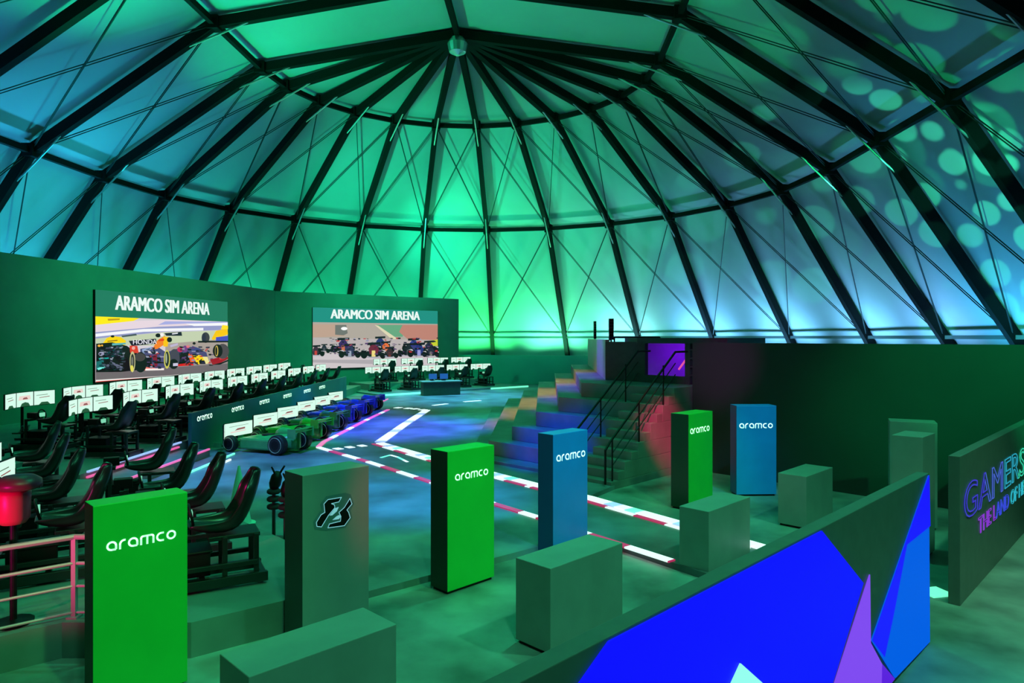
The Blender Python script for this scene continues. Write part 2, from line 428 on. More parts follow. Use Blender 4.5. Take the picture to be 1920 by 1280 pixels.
mb = MB(); mb.lathe(tent_point(90, 0, PROF[0][1] - .75), (0, 0, 1), [(-.25, .12), (-.1, .4), (.3, .5), (.6, .3)], 16)
mb.build('peak_ring', M['steel'], ridge)

# ---- track deck and platforms
P_edge = [Vector((-9.0, 3.5, 0)), at(690, 1108, .1), at(1100, 1000, .1), at(1270, 1057, .1), at(1560, 1150, .1), at(1560, 1058, .1), at(1275, 976, .1), at(1108, 928, .1)]
mb = MB()
poly = [Vector((-15, 12, 0)), Vector((-2.3, 9.3, 0))] + [Vector((p.x, p.y, 0)) for p in P_edge[1:]] + [Vector((3.0, 17.0, 0)), Vector((7, 32, 0)), Vector((7, 52, 0)), Vector((-15, 52, 0))]
mb.prism(poly, (0, 0, .1))
struct(mb.build('floor_track_deck', M['deck']), 'low mottled grey deck carrying the painted race track')
mb = MB(); mb.prism([(-17.6, 5.0, 0), (-8.2, 5.0, 0), (-5.05, 7.66, 0), (-3.6, 7.66, 0), (-2.65, 8.4, 0), (-2.2, 8.85, 0), (-2.7, 9.9, 0), (-8.2, 15.4, 0), (-17.6, 15.4, 0)], (0, 0, .4))
struct(mb.build('floor_sim_platform', M['tier']), 'raised grey platform under the foreground simulators')
mb = MB(); mb.prism([(-17.8, 15.4, 0), (-9.75, 15.4, 0), (-9.75, 44, 0), (-17.8, 44, 0)], (0, 0, .5)); mb.prism([(-17.8, 15.8, .5), (-11.75, 15.8, .5), (-11.75, 44, .5), (-17.8, 44, .5)], (0, 0, .1))
struct(mb.build('floor_rear_platform', M['tier']), 'two tier grey platform in front of the left screen wall')
mb = MB(); mb.prism([(-9.75, 15.4, 0), (-8.9, 15.4, 0), (-8.9, 20.1, 0), (-9.75, 20.1, 0)], (0, 0, .3))
struct(mb.build('floor_side_step', M['tier']), 'step beside the rear platform, edged with light strips')
W0 = Vector((-17.4, 23.2, 0)); W1 = Vector((-14.8, 42.6, 0)); W2 = Vector((-4.03, 51.6, 0))
d2 = (W2 - W1).normalized(); n2 = Vector((d2.y, -d2.x, 0))
def far_pt(s, off, z=0): p = W1 + d2 * s + n2 * off; return Vector((p.x, p.y, z))
mb = MB(); mb.prism([far_pt(4.0, 6.0), far_pt(15.8, 6.0), far_pt(15.8, .1), far_pt(4.0, .1)], (0, 0, .2)); mb.prism([far_pt(5.0, 2.9, .2), far_pt(14.6, 2.9, .2), far_pt(14.6, .1, .2), far_pt(5.0, .1, .2)], (0, 0, .4))
struct(mb.build('floor_far_platform', M['tier']), 'stepped platform under the far simulators by the right-hand screen')

# ---- walls
def wall_box(mb, p, q, z0, z1, thick, m=0):      # thickness goes behind the face (away from its outward normal)
    pl = Plane(p, q - p); L = (q - p).length
    mb.prism([pl.w(0, z0), pl.w(L, z0), pl.w(L, z0, -thick), pl.w(0, z0, -thick)], (0, 0, z1 - z0), m)
WZ = 6.5
dW = (W1 - W0).normalized()
mb = MB(); wall_box(mb, W0 - dW * 10, W1, 0, WZ, .3)
struct(mb.build('wall_left', M['wall']), 'tall dark wall on the left carrying the first big screen')
mb = MB(); wall_box(mb, W1 + d2 * .02, W2, 0, WZ - .02, .3)
struct(mb.build('wall_back_left', M['wall']), 'tall dark wall carrying the second big screen')
mb = MB(); wall_box(mb, at(855, 722, 0) + Vector((0, 1.2, 0)), Vector((6.2, 49.5, 0)), 0, 2.25, .2)
struct(mb.build('wall_back', M['partition']), 'low teal partition across the far end')
mb = MB(); wall_box(mb, ee(-9.66, 16.6), ee(3.5, 16.6), 0, 3.45, .25)
struct(mb.build('wall_right', M['dwall']), 'dark wall on the right below the canvas')

# ---- big screens with their race pictures
def big_screen(pl, name_label, hdr, pic, polys, crop, letters, lpos):
    root = empty('big_screen', (0, 0, 0)); tag(root, name_label, 'screen')
    a0, _ = pl.from_px(*pic[0]); a1, _ = pl.from_px(*pic[1])
    zt = [pl.from_px(*p)[1] for p in hdr]; z1 = sum(zt) / 2
    zm = sum(pl.from_px(*p)[1] for p in pic[:2]) / 2; zb = sum(pl.from_px(*p)[1] for p in pic[2:]) / 2
    mb = MB(); mb.prism([pl.w(a0, zb - .05, .01), pl.w(a1, zb - .05, .01), pl.w(a1, z1, .01), pl.w(a0, z1, .01)], pl.n * .1)
    mb.build('screen_casing', M['black'], root)
    mats = []; mb = MB()
    def mi(c, s=1.0):
        g = glow(c, s)
        if g not in mats: mats.append(g)
        return mats.index(g)
    # header
    mb.add([pl.w(a0, zm, .114), pl.w(a1, zm, .114), pl.w(a1, z1, .114), pl.w(a0, z1, .114)], [(0, 1, 2, 3)], mi(letters[1], .9))
    mb.build('title_banner', mats, root, recalc=False)
    mats = []; mb = MB()
    x0, y0, k = crop
    for n, (c, pts) in enumerate(polys):
        q = []
        for cx, cy in pts:
            a, z = pl.from_px(x0 + cx / k, y0 + cy / k)
            q.append((min(max(a, a0), a1), min(max(z, zb), zm)))
        fill(mb, pl, q, .114 + .0012 * n, mi(c, 1.0))
    mb.build('picture', mats, root, recalc=False)
    (ax, ay), (bx, by), hgt = lpos
    la, lz = pl.from_px(ax, ay); lb, lz2 = pl.from_px(bx, by)
    lz = (lz + lz2) / 2
    t = text_obj(letters[0], pl, la, lz, lb - la, hgt, .122, glow((235, 250, 245), 1.0), root, 'title_lettering', bold=.035)
    return root, (a0, a1, zb, zm, z1)
pl1 = Plane(W0, W1 - W0)
SK = (20, 20, 26); GR = (60, 60, 68); DK = (34, 38, 52)
def ell(cx, cy, rx, ry, n=18): return [(cx + rx * math.cos(2 * PI * i / n), cy + ry * math.sin(2 * PI * i / n)) for i in range(n)]
pic1 = [
 ((214, 206, 214), [(0, 0), (1920, 0), (1920, 960), (0, 960)]),
 ((255, 236, 20), [(0, 0), (640, 40), (560, 85), (200, 130), (0, 150)]),
 ((190, 150, 20), [(200, 55), (370, 50), (365, 72), (205, 82)]),
 ((232, 214, 224), [(0, 140), (560, 85), (1100, 70), (1920, 80), (1920, 130), (900, 170), (0, 240)]),
 ((168, 172, 226), [(1000, 90), (1920, 80), (1920, 120), (1300, 120), (900, 140)]),
 ((150, 154, 200), [(0, 240), (900, 165), (1920, 130), (1920, 210), (1000, 235), (0, 330)]),
 ((246, 246, 250), [(0, 262), (700, 195), (1530, 180), (1530, 215), (700, 235), (0, 305)]),
 ((246, 246, 250), [(1280, 125), (1920, 110), (1920, 150), (1400, 155)]),
 ((196, 208, 176), [(0, 330), (1000, 240), (1920, 215), (1920, 420), (1400, 430), (0, 420)]),
 ((170, 158, 150), [(1000, 400), (1920, 330), (1920, 620), (1000, 640)]),
 ((150, 140, 140), [(0, 700), (1920, 620), (1920, 800), (0, 960)]),
 ((112, 104, 108), [(0, 790), (900, 740), (1920, 670), (1920, 780), (900, 850), (0, 900)]),
 ((240, 110, 96), [(640, 720), (900, 735), (930, 765), (640, 770)]), ((250, 240, 236), [(720, 745), (980, 740), (980, 765), (720, 772)]),
 ((240, 236, 232), [(0, 905), (900, 850), (1920, 770), (1920, 800), (900, 880), (0, 940)]),
 ((232, 70, 70), [(0, 925), (900, 868), (1400, 815), (1400, 830), (900, 885), (0, 945)]),
 ((196, 170, 130), [(0, 940), (900, 885), (1920, 800), (1920, 960), (0, 960)]),
 # yellow cars behind
 ((250, 214, 10), [(130, 390), (180, 320), (260, 290), (380, 310), (450, 360), (440, 420), (120, 420)]), (SK, ell(262, 298, 26, 16)),
 ((70, 84, 92), [(380, 290), (590, 262), (600, 285), (400, 310)]), ((150, 110, 10), [(190, 360), (330, 345), (330, 360), (190, 375)]),
 ((250, 200, 10), [(1640, 330), (1700, 220), (1860, 190), (1880, 270), (1760, 310), (1660, 350)]), ((255, 226, 40), [(1790, 140), (1880, 150), (1880, 200), (1770, 200)]),
 ((70, 80, 190), [(1700, 310), (1880, 290), (1880, 360), (1700, 365)]), (GR, ell(1556, 315, 56, 74)), ((44, 44, 66), ell(1530, 320, 30, 66)),
 (SK, [(1450, 360), (1900, 360), (1900, 380), (1450, 385)]),
 # left, dark car
 (SK, [(20, 400), (250, 380), (460, 430), (640, 560), (640, 760), (380, 790), (20, 795)]), ((255, 180, 60), ell(72, 428, 22, 16)), ((255, 180, 60), ell(112, 425, 14, 14)),
 ((30, 110, 108), [(30, 650), (130, 620), (150, 720), (60, 760), (20, 760)]), ((120, 240, 226), [(40, 740), (150, 700), (160, 730), (60, 765)]),
 ((96, 180, 180), [(250, 395), (440, 385), (440, 410), (250, 425)]), ((150, 150, 180), ell(100, 540, 40, 30)), (DK, [(150, 480), (390, 470), (400, 560), (180, 600)]),
 ((100, 104, 130), [(230, 640), (400, 720), (390, 745), (210, 670)]), ((70, 74, 96), [(160, 440), (400, 430), (390, 460), (160, 470)]), ((30, 180, 170), [(60, 600), (200, 590), (210, 606), (70, 620)]),
 # halo car, lettered wing
 ((28, 22, 44), [(480, 360), (860, 330), (870, 400), (520, 430)]), ((220, 60, 44), [(490, 425), (600, 430), (620, 530), (500, 525)]), ((240, 170, 160), ell(545, 460, 24, 24)),
 ((74, 76, 120), [(640, 470), (880, 440), (1000, 520), (1180, 460), (1380, 440), (1560, 520), (1600, 640), (1300, 700), (860, 740), (680, 700), (640, 580)]),
 ((22, 20, 34), [(640, 560), (800, 560), (800, 740), (660, 700)]), ((150, 170, 210), [(660, 480), (800, 440), (800, 470), (680, 540)]),
 ((244, 130, 40), [(800, 480), (880, 350), (980, 290), (1000, 330), (960, 420), (880, 470)]), ((250, 196, 20), [(960, 300), (1040, 310), (1020, 440), (960, 440)]), ((226, 60, 24), [(900, 340), (970, 330), (970, 360), (890, 365)]),
 (SK, ell(1045, 345, 36, 36)), (SK, ell(885, 285, 36, 28)), ((246, 240, 240), ell(940, 275, 26, 24)), ((30, 34, 52), [(970, 255), (1210, 235), (1220, 290), (1000, 290)]), ((230, 232, 240), [(1080, 256), (1160, 246), (1160, 262), (1080, 272)]),
 ((128, 26, 56), [(800, 560), (870, 540), (880, 720), (840, 720)]), ((226, 220, 226), [(740, 500), (880, 510), (880, 540), (750, 530)]), ((190, 180, 210), [(1050, 420), (1160, 390), (1160, 420), (1060, 450)]),
 ((196, 40, 90), ell(1190, 480, 40, 36)), ((120, 60, 130), ell(1260, 470, 36, 46)), ((236, 110, 120), ell(1300, 440, 24, 18)), ((60, 70, 130), [(1360, 430), (1480, 470), (1480, 510), (1340, 500)]), ((20, 20, 24), ell(1385, 395, 22, 18)),
 ((22, 30, 28), [(1130, 540), (1310, 520), (1330, 680), (1150, 690)]), ((244, 90, 30), [(1300, 540), (1360, 530), (1400, 640), (1340, 680)]), ((252, 214, 20), [(1360, 550), (1480, 560), (1560, 660), (1430, 690)]), ((20, 22, 26), [(1450, 630), (1540, 630), (1540, 680), (1460, 680)]),
 ((238, 226, 150), [(1500, 580), (1570, 580), (1600, 670), (1550, 680)]), ((214, 30, 34), [(1100, 690), (1360, 660), (1380, 700), (1110, 715)]), ((252, 150, 30), ell(1130, 650, 16, 26)),
 ((160, 24, 40), [(1600, 620), (1840, 560), (1860, 610), (1760, 660), (1640, 690)]), ((220, 60, 60), [(1730, 590), (1800, 570), (1810, 610), (1740, 620)]), ((18, 16, 24), [(1640, 690), (1760, 660), (1860, 620), (1860, 640), (1740, 690)]),
 # tyres
 (SK, ell(555, 655, 92, 142)), ((70, 62, 66), ell(545, 585, 78, 58)), ((196, 190, 140), ell(440, 650, 40, 146)), ((52, 52, 50), ell(440, 650, 28, 110)), ((230, 220, 90), ell(432, 740, 22, 46)), ((120, 120, 110), ell(436, 640, 14, 60)),
 ((70, 68, 84), ell(1030, 600, 76, 128)), (SK, ell(1020, 680, 66, 70)), ((206, 200, 90), ell(925, 615, 44, 130)), ((40, 46, 46), ell(925, 610, 30, 104)), ((170, 180, 150), ell(915, 600, 12, 70)), ((200, 196, 220), [(1010, 670), (1080, 665), (1080, 705), (1010, 710)]),
 ((78, 72, 78), ell(1710, 505, 90, 105)), (SK, ell(1640, 500, 70, 92)), ((196, 170, 80), ell(1625, 500, 24, 76)), (SK, ell(1620, 500, 14, 60)),
]
rp = random.Random(3)
def busy(n, x0, x1, y0, y1, cols, size):
    out = []
    for i in range(n):
        x = rp.uniform(x0, x1); y = rp.uniform(y0, y1); w = rp.uniform(.4, 1.4) * size; h = rp.uniform(.2, .7) * size; k = rp.uniform(-.5, .5) * size
        out.append((rp.choice(cols), [(x, y), (x + w, y + k * .3), (x + w + k, y + h), (x + k, y + h + k * .2)]))
    return out
CARB = [(20, 22, 30), (28, 30, 44), (48, 52, 70), (90, 96, 118), (20, 60, 66), (150, 160, 176), (14, 14, 18), (14, 14, 18)]
CARR = [(22, 20, 34), (40, 36, 66), (90, 60, 110), (150, 150, 175), (190, 50, 60), (14, 14, 20), (30, 34, 60), (14, 14, 20)]
it = next(i for i, q in enumerate(pic1) if q[1] == ell(555, 655, 92, 142))
pic1[it:it] = busy(110, 25, 380, 420, 760, CARB, 46) + busy(40, 640, 860, 450, 720, CARR, 44) + busy(70, 1060, 1560, 430, 690, CARR, 40)
S1, dims1 = big_screen(pl1, 'big screen on the left wall showing racing cars up close', [(175, 546), (420, 563)], [(174, 597), (423, 600), (176, 722), (423, 690)], pic1, (170, 590, 7.385), ('ARAMCO SIM ARENA', (38, 128, 100)), ((212, 584), (388, 588), .62))
ta, tz = pl1.from_px(170 + 520 / 7.385, 590 + 408 / 7.385); tb, _ = pl1.from_px(170 + 850 / 7.385, 590 + 380 / 7.385)
text_obj('HONDA', pl1, ta, tz, tb - ta, .2, .23, glow((235, 235, 245), 1.0), S1, 'wing_lettering')
pl2 = Plane(W1, W2 - W1)
def grid_car(x, y, s, body, nose):
    d = (24, 26, 36)
    return [(d, [(x - 150 * s, y - 110 * s), (x + 150 * s, y - 110 * s), (x + 150 * s, y - 60 * s), (x + 60 * s, y - 20 * s), (x - 60 * s, y - 20 * s), (x - 150 * s, y - 60 * s)]),
            (body, [(x - 80 * s, y - 150 * s), (x - 30 * s, y - 210 * s), (x + 40 * s, y - 210 * s), (x + 90 * s, y - 140 * s), (x + 60 * s, y - 60 * s), (x - 60 * s, y - 60 * s)]),
            (d, [(x - 100 * s, y - 245 * s), (x + 110 * s, y - 255 * s), (x + 110 * s, y - 215 * s), (x - 100 * s, y - 205 * s)]),
            (nose, [(x - 26 * s, y - 120 * s), (x + 28 * s, y - 120 * s), (x + 34 * s, y - 10 * s), (x - 30 * s, y - 10 * s)]),
            (SK, ell(x - 150 * s, y - 65 * s, 58 * s, 75 * s)), (SK, ell(x + 150 * s, y - 65 * s, 58 * s, 75 * s)),
            ((210, 206, 206), [(x - 195 * s, y - 125 * s), (x - 120 * s, y - 135 * s), (x - 105 * s, y - 100 * s), (x - 150 * s, y - 118 * s)]),
            ((210, 206, 206), [(x + 120 * s, y - 135 * s), (x + 195 * s, y - 120 * s), (x + 190 * s, y - 95 * s), (x + 150 * s, y - 118 * s)]),
            ((160, 160, 172), [(x - 110 * s, y - 22 * s), (x + 110 * s, y - 22 * s), (x + 100 * s, y - 4 * s), (x - 100 * s, y - 4 * s)])]
pic2 = [
 ((176, 166, 156), [(0, 240), (1920, 240), (1920, 960), (0, 960)]), ((190, 160, 142), [(0, 290), (400, 290), (500, 460), (0, 480)]),
 ((104, 166, 128), [(950, 300), (1380, 300), (1330, 470), (1200, 470), (1000, 360)]), ((190, 130, 116), [(1330, 300), (1860, 300), (1860, 520), (1400, 500), (1280, 400)]),
 ((222, 214, 180), [(930, 300), (980, 310), (1260, 500), (1180, 510)]), ((186, 176, 176), [(0, 480), (1900, 520), (1900, 700), (0, 700)]), ((206, 196, 200), [(0, 700), (1900, 740), (1900, 960), (0, 960)]),
 ((176, 168, 174), [(0, 800), (900, 800), (900, 860), (0, 840)]), ((112, 116, 112), [(360, 300), (520, 300), (540, 420), (480, 450), (360, 440)]), ((252, 252, 252), ell(490, 352, 46, 24)), ((196, 206, 50), [(1660, 530), (1860, 510), (1860, 600), (1700, 600)]),
] + grid_car(80, 745, .62, (60, 40, 60), (190, 60, 60)) + grid_car(200, 680, .42, (40, 44, 60), (80, 80, 90)) + grid_car(330, 700, .5, (40, 40, 70), (50, 50, 60)) + grid_car(470, 690, .82, (60, 40, 100), (200, 110, 80)) \
  + grid_car(1000, 640, .7, (40, 50, 110), (60, 60, 90)) + grid_car(1080, 690, .62, (226, 110, 60), (210, 120, 90)) + grid_car(1480, 690, .8, (50, 60, 140), (60, 60, 120)) + grid_car(1700, 700, .7, (40, 44, 70), (70, 70, 90)) \
  + grid_car(560, 765, .78, (50, 56, 90), (150, 160, 180)) + grid_car(900, 775, .9, (110, 30, 60), (236, 214, 130)) + grid_car(1130, 770, .62, (60, 40, 50), (110, 50, 50)) + grid_car(1400, 750, .75, (30, 34, 46), (90, 90, 100)) + grid_car(1550, 755, .8, (40, 50, 120), (150, 150, 210)) + grid_car(1720, 755, .6, (40, 40, 60), (120, 120, 110))
pic2 += busy(60, 250, 800, 480, 740, CARR, 34) + busy(80, 880, 1840, 480, 740, CARR, 34)
S2, dims2 = big_screen(pl2, 'big screen on the wall beyond, showing a pack of racing cars head on', [(585, 576), (819, 583)], [(585, 604), (819, 607), (587, 691), (819, 684)], pic2, (580, 570, 7.68), ('ARAMCO SIM ARENA', (38, 150, 136)), ((619, 599), (785, 598.5), .62))

# ================================================================== SIMULATOR RIGS
SCREEN_MATS = [M['black'], glow((215, 255, 236), 1.0), glow((236, 214, 206), 1.0), glow((96, 120, 100), 1.0), glow((150, 90, 90), 1.0), glow((40, 90, 60), 1.0)]
def screen_panel(w, h, c, ang, tilt=0.0, kind=0, s=1):
    """a monitor facing -x, turned by ang about z: casing plus its picture"""
    mb = MB(); R = Matrix.Rotation(ang, 3, 'Z'); c = Vector(c)
    def q(y, z, x): return c + R @ Vector((x, y, z))
    mb.box(c + R @ Vector((.02, 0, 0)), (.035, w, h), R, 0)
    W, H = w / 2 - .012, h / 2 - .012
    layers = [(1, [(-W, -H), (W, -H), (W, H), (-W, H)])]
    if kind == 0: layers += [(2, [(-W * .8, -H * .1), (W * .7, -H * .05), (W * .6, H * .55), (-W * .7, H * .5)]), (4, [(-W * .3, 0), (W * .35, 0), (W * .2, H * .3), (-W * .2, H * .25)]), (5, [(-W * .6, -H), (W * .6, -H), (W * .4, -H * .55), (0, -H * .4), (-W * .4, -H * .55)])]
    elif kind == 1: layers += [(4, [(-W * .5, -H * .02), (W * .5, H * .1), (W * .5, H * .2), (-W * .5, H * .07)]), (5, [(-W * .55, -H), (W * .55, -H), (W * .3, -H * .62), (-W * .3, -H * .62)]), (3, [(-W * .8, H * .35), (W * .3, H * .42), (W * .3, H * .5), (-W * .8, H * .42)])]
    else: layers += [(4, [(-W * .3, -H * .2), (W * .45, -H * .1), (W * .45, H * .15), (-W * .1, H * .1)]), (3, [(-W * .7, H * .4), (W * .7, H * .5), (W * .7, H * .55), (-W * .7, H * .46)]), (2, [(-W * .6, -H * .5), (W * .5, -H * .4), (W * .5, -H * .25), (-W * .6, -H * .3)])]
    for i, (m, pts) in enumerate(layers):
        mb.add([q(-y * s, z, -.0005 - .0015 * (i + 1)) for y, z in pts], [tuple(range(len(pts)))], m)
    return mb
def bucket_seat():
    # stations down the shell: x, z, half width, wing depth
    st = [(.58, .80, .19, .03), (.50, .745, .23, .10), (.34, .70, .245, .15), (.14, .68, .25, .18), (-.02, .73, .25, .20), (-.12, .86, .25, .20), (-.18, 1.02, .26, .16), (-.23, 1.17, .28, .17), (-.26, 1.26, .22, .15), (-.28, 1.34, .17, .13), (-.30, 1.45, .15, .10)]
    rings = []
    for i, (x, z, w, dp) in enumerate(st):
        a = st[max(i - 1, 0)]; b = st[min(i + 1, len(st) - 1)]
        t = Vector((b[0] - a[0], 0, b[1] - a[1])).normalized()
        n = Vector((-t.z, 0, t.x))
        if n.x < 0 and n.z < 0: n = -n
        if i < 4 and n.z < 0: n = -n
        if i >= 4 and n.x < 0: n = -n
        c = Vector((x, 0, z))
        ring = []
        for y, k in ((-1.0, 1.0), (-.97, .55), (-.82, .12), (-.4, 0.0), (0, 0.0), (.4, 0.0), (.82, .12), (.97, .55), (1.0, 1.0)):
            ring.append(c + Vector((0, y * w, 0)) + n * (dp * k))
        rings.append(ring)
    mb = MB(); mb.loft(rings, 0, cap=False, closed=False)
    return mb
def make_rig(screens=True):
    root = empty('racing_simulator', (0, 0, 0))
    kx = 0.0 if screens else -.14
    b = MB()
    for s in (-1, 1):
        b.box((.42 + kx, s * .29, .10), (1.55 + kx * 2, .07, .12)); b.box((.42 + kx, s * .29, .30), (1.3 + kx * 2, .05, .06))
    for x in (-.30, .42, 1.14 + kx * 2): b.box((x, 0, .10), (.07, .56, .12))
    b.build('base_frame', M['alu'], root, bevel=.006)
    b = MB(); b.box((.60, 0, .33), (.55, .44, .30)); b.box((.6, 0, .49), (.6, .48, .03)); b.build('motion_unit', M['black'], root, bevel=.01)
    for x in (-.22, .16):
        for s in (-1, 1):
            b = MB(); b.box((x, s * .24, .40), (.06, .06, .50)); b.build('support_post', M['alu'], root, bevel=.004)
    b = MB(); b.box((.04, 0, .635), (.62, .46, .05)); b.build('seat_bracket', M['alu'], root, bevel=.005)
    seat = bucket_seat().build('bucket_seat', M['seat'], root, smooth=True, solid=.03, subsurf=1)
    c = MB(); c.loft([[Vector((x, y * .19, z + .035)) + Vector((0, 0, h)) for y, h in ((-1, 0), (-.6, .03), (0, .04), (.6, .03), (1, 0))] for x, z in ((.52, .745), (.34, .705), (.14, .69), (.02, .735))], cap=False, closed=False)
    c.build('seat_cushion', M['cloth'], seat, smooth=True, solid=.02, subsurf=1)
    c = MB(); c.loft([[Vector((x + .045 + h, y * .15, z)) for y, h in ((-1, 0), (-.6, .02), (0, .03), (.6, .02), (1, 0))] for x, z in ((-.20, 1.16), (-.24, 1.26), (-.27, 1.36), (-.285, 1.42))], cap=False, closed=False)
    c.build('headrest_pad', M['cloth'], seat, smooth=True, solid=.02, subsurf=1)
    b = MB(); b.box((.74, 0, .80), (.06, .50, .06))
    for s in (-1, 1): b.box((.80, s * .24, .55), (.06, .05, .55))
    b.build('wheel_upright', M['alu'], root, bevel=.004)
    b = MB(); b.box((.78, 0, .90), (.26, .16, .15)); b.tube((.66, 0, .90), (.55, 0, .92), .03, 8); b.build('wheel_motor', M['black'], root, bevel=.012)
    w = MB(); w.torus((.54, 0, .925), (1, 0, -.22), .135, .018, 20, 8); w.build('steering_wheel', M['black'], root, smooth=True)
    w = MB(); w.box((.535, 0, .925), (.03, .17, .10)); w.build('wheel_display', [glow((150, 255, 210), .7)], root)
    for s in (-.12, 0, .12):
        b = MB(); b.box((1.02 + kx * 1.4, s, .56), (.015, .06, .16), Matrix.Rotation(-.4, 3, 'Y')); b.box((1.06 + kx * 1.4, s, .46), (.10, .02, .03)); b.build('pedal', M['screw'], root)
    b = MB(); b.box((1.06 + kx * 1.4, 0, .44), (.30, .44, .03)); b.build('pedal_plate', M['alu'], root)
    if not screens: return root
    b = MB(); b.tube((1.10, 0, .12), (1.10, 0, 1.32), .035, 8); b.box((1.10, 0, 1.30), (.05, 1.0, .06)); b.box((1.12, 0, .03), (.3, .9, .06)); b.build('screen_stand', M['black'], root)
    h = .40; w = .60; a = math.radians(17)
    screen_panel(w, h, (1.02, 0, 1.33), 0, kind=0).build('screen', SCREEN_MATS, root, recalc=False)
    for s, kd in ((1, 1), (-1, 1)):
        cy = s * (w / 2 + math.cos(a) * w / 2 + .005); cx = 1.02 - math.sin(a) * w / 2
        screen_panel(w, h, (cx, cy, 1.33), s * a, kind=kd).build('screen', SCREEN_MATS, root, recalc=False)
    return root
rig0 = make_rig(); rig1 = make_rig(False); rig_used = set()
def put_rig(loc, rz, label, group, src=None):
    src = src or rig0
    o = src if src.name not in rig_used else copy_tree(src)
    rig_used.add(src.name)
    o.location = loc; o.rotation_euler = (0, 0, rz)
    return tag(o, label, 'racing simulator', group)
for k in range(10):
    put_rig((-12.08, 18.3 + 2.27 * k, .6), PI - .06, 'black racing simulator, %s from the near end of the left wall row' % ordn[k], 'simulators along the left wall')
for k in range(10):
    put_rig((-10.1, 17.75 + 2.37 * k, .5), PI - .04, 'black racing simulator, %s from the near end of the row behind the fascia' % ordn[k], 'simulators behind the teal fascia')
for k, (x, y) in enumerate(((-9.7, 14.0), (-8.45, 12.35), (-7.1, 10.65), (-5.9, 9.3))):
    put_rig((x + .1, y, .4), PI + .56, 'black front platform simulator with screens, %s in its row counted from the back' % ordn[k], 'front platform simulators with screens')
for k, (x, y) in enumerate(((-6.85, 13.05), (-5.55, 11.15), (-4.72, 10.25), (-3.74, 9.0))):
    put_rig((x + .1, y, .4), PI + .5, 'black front platform simulator without screens, %s in its row counted from the back' % ordn[k], 'front platform simulators without screens', rig1)
rzf = math.atan2(-n2.y, -n2.x)
for k, px in enumerate((706, 760, 810, 855, 899)):
    s = pl2.from_px(px, 690)[0]
    # front row: screens about four metres out from the wall
    base = Plane(W1 + n2 * 3.6, d2); a = base.from_px(px, 690)[0]; p = base.w(a - 0, 0)
    put_rig((p.x + n2.x * 1.0, p.y + n2.y * 1.0, .2), rzf, 'black racing simulator at the far end, %s from the left in the front row' % ordn[k], 'far end simulators, front row')
for k, px in enumerate((720, 771, 819, 862)):
    base = Plane(W1 + n2 * .9, d2); a = base.from_px(px, 690)[0]; p = base.w(a, 0)
    put_rig((p.x + n2.x * 1.0, p.y + n2.y * 1.0, .6), rzf, 'black racing simulator at the far end, %s from the left in the rear row' % ordn[k], 'far end simulators, rear row')

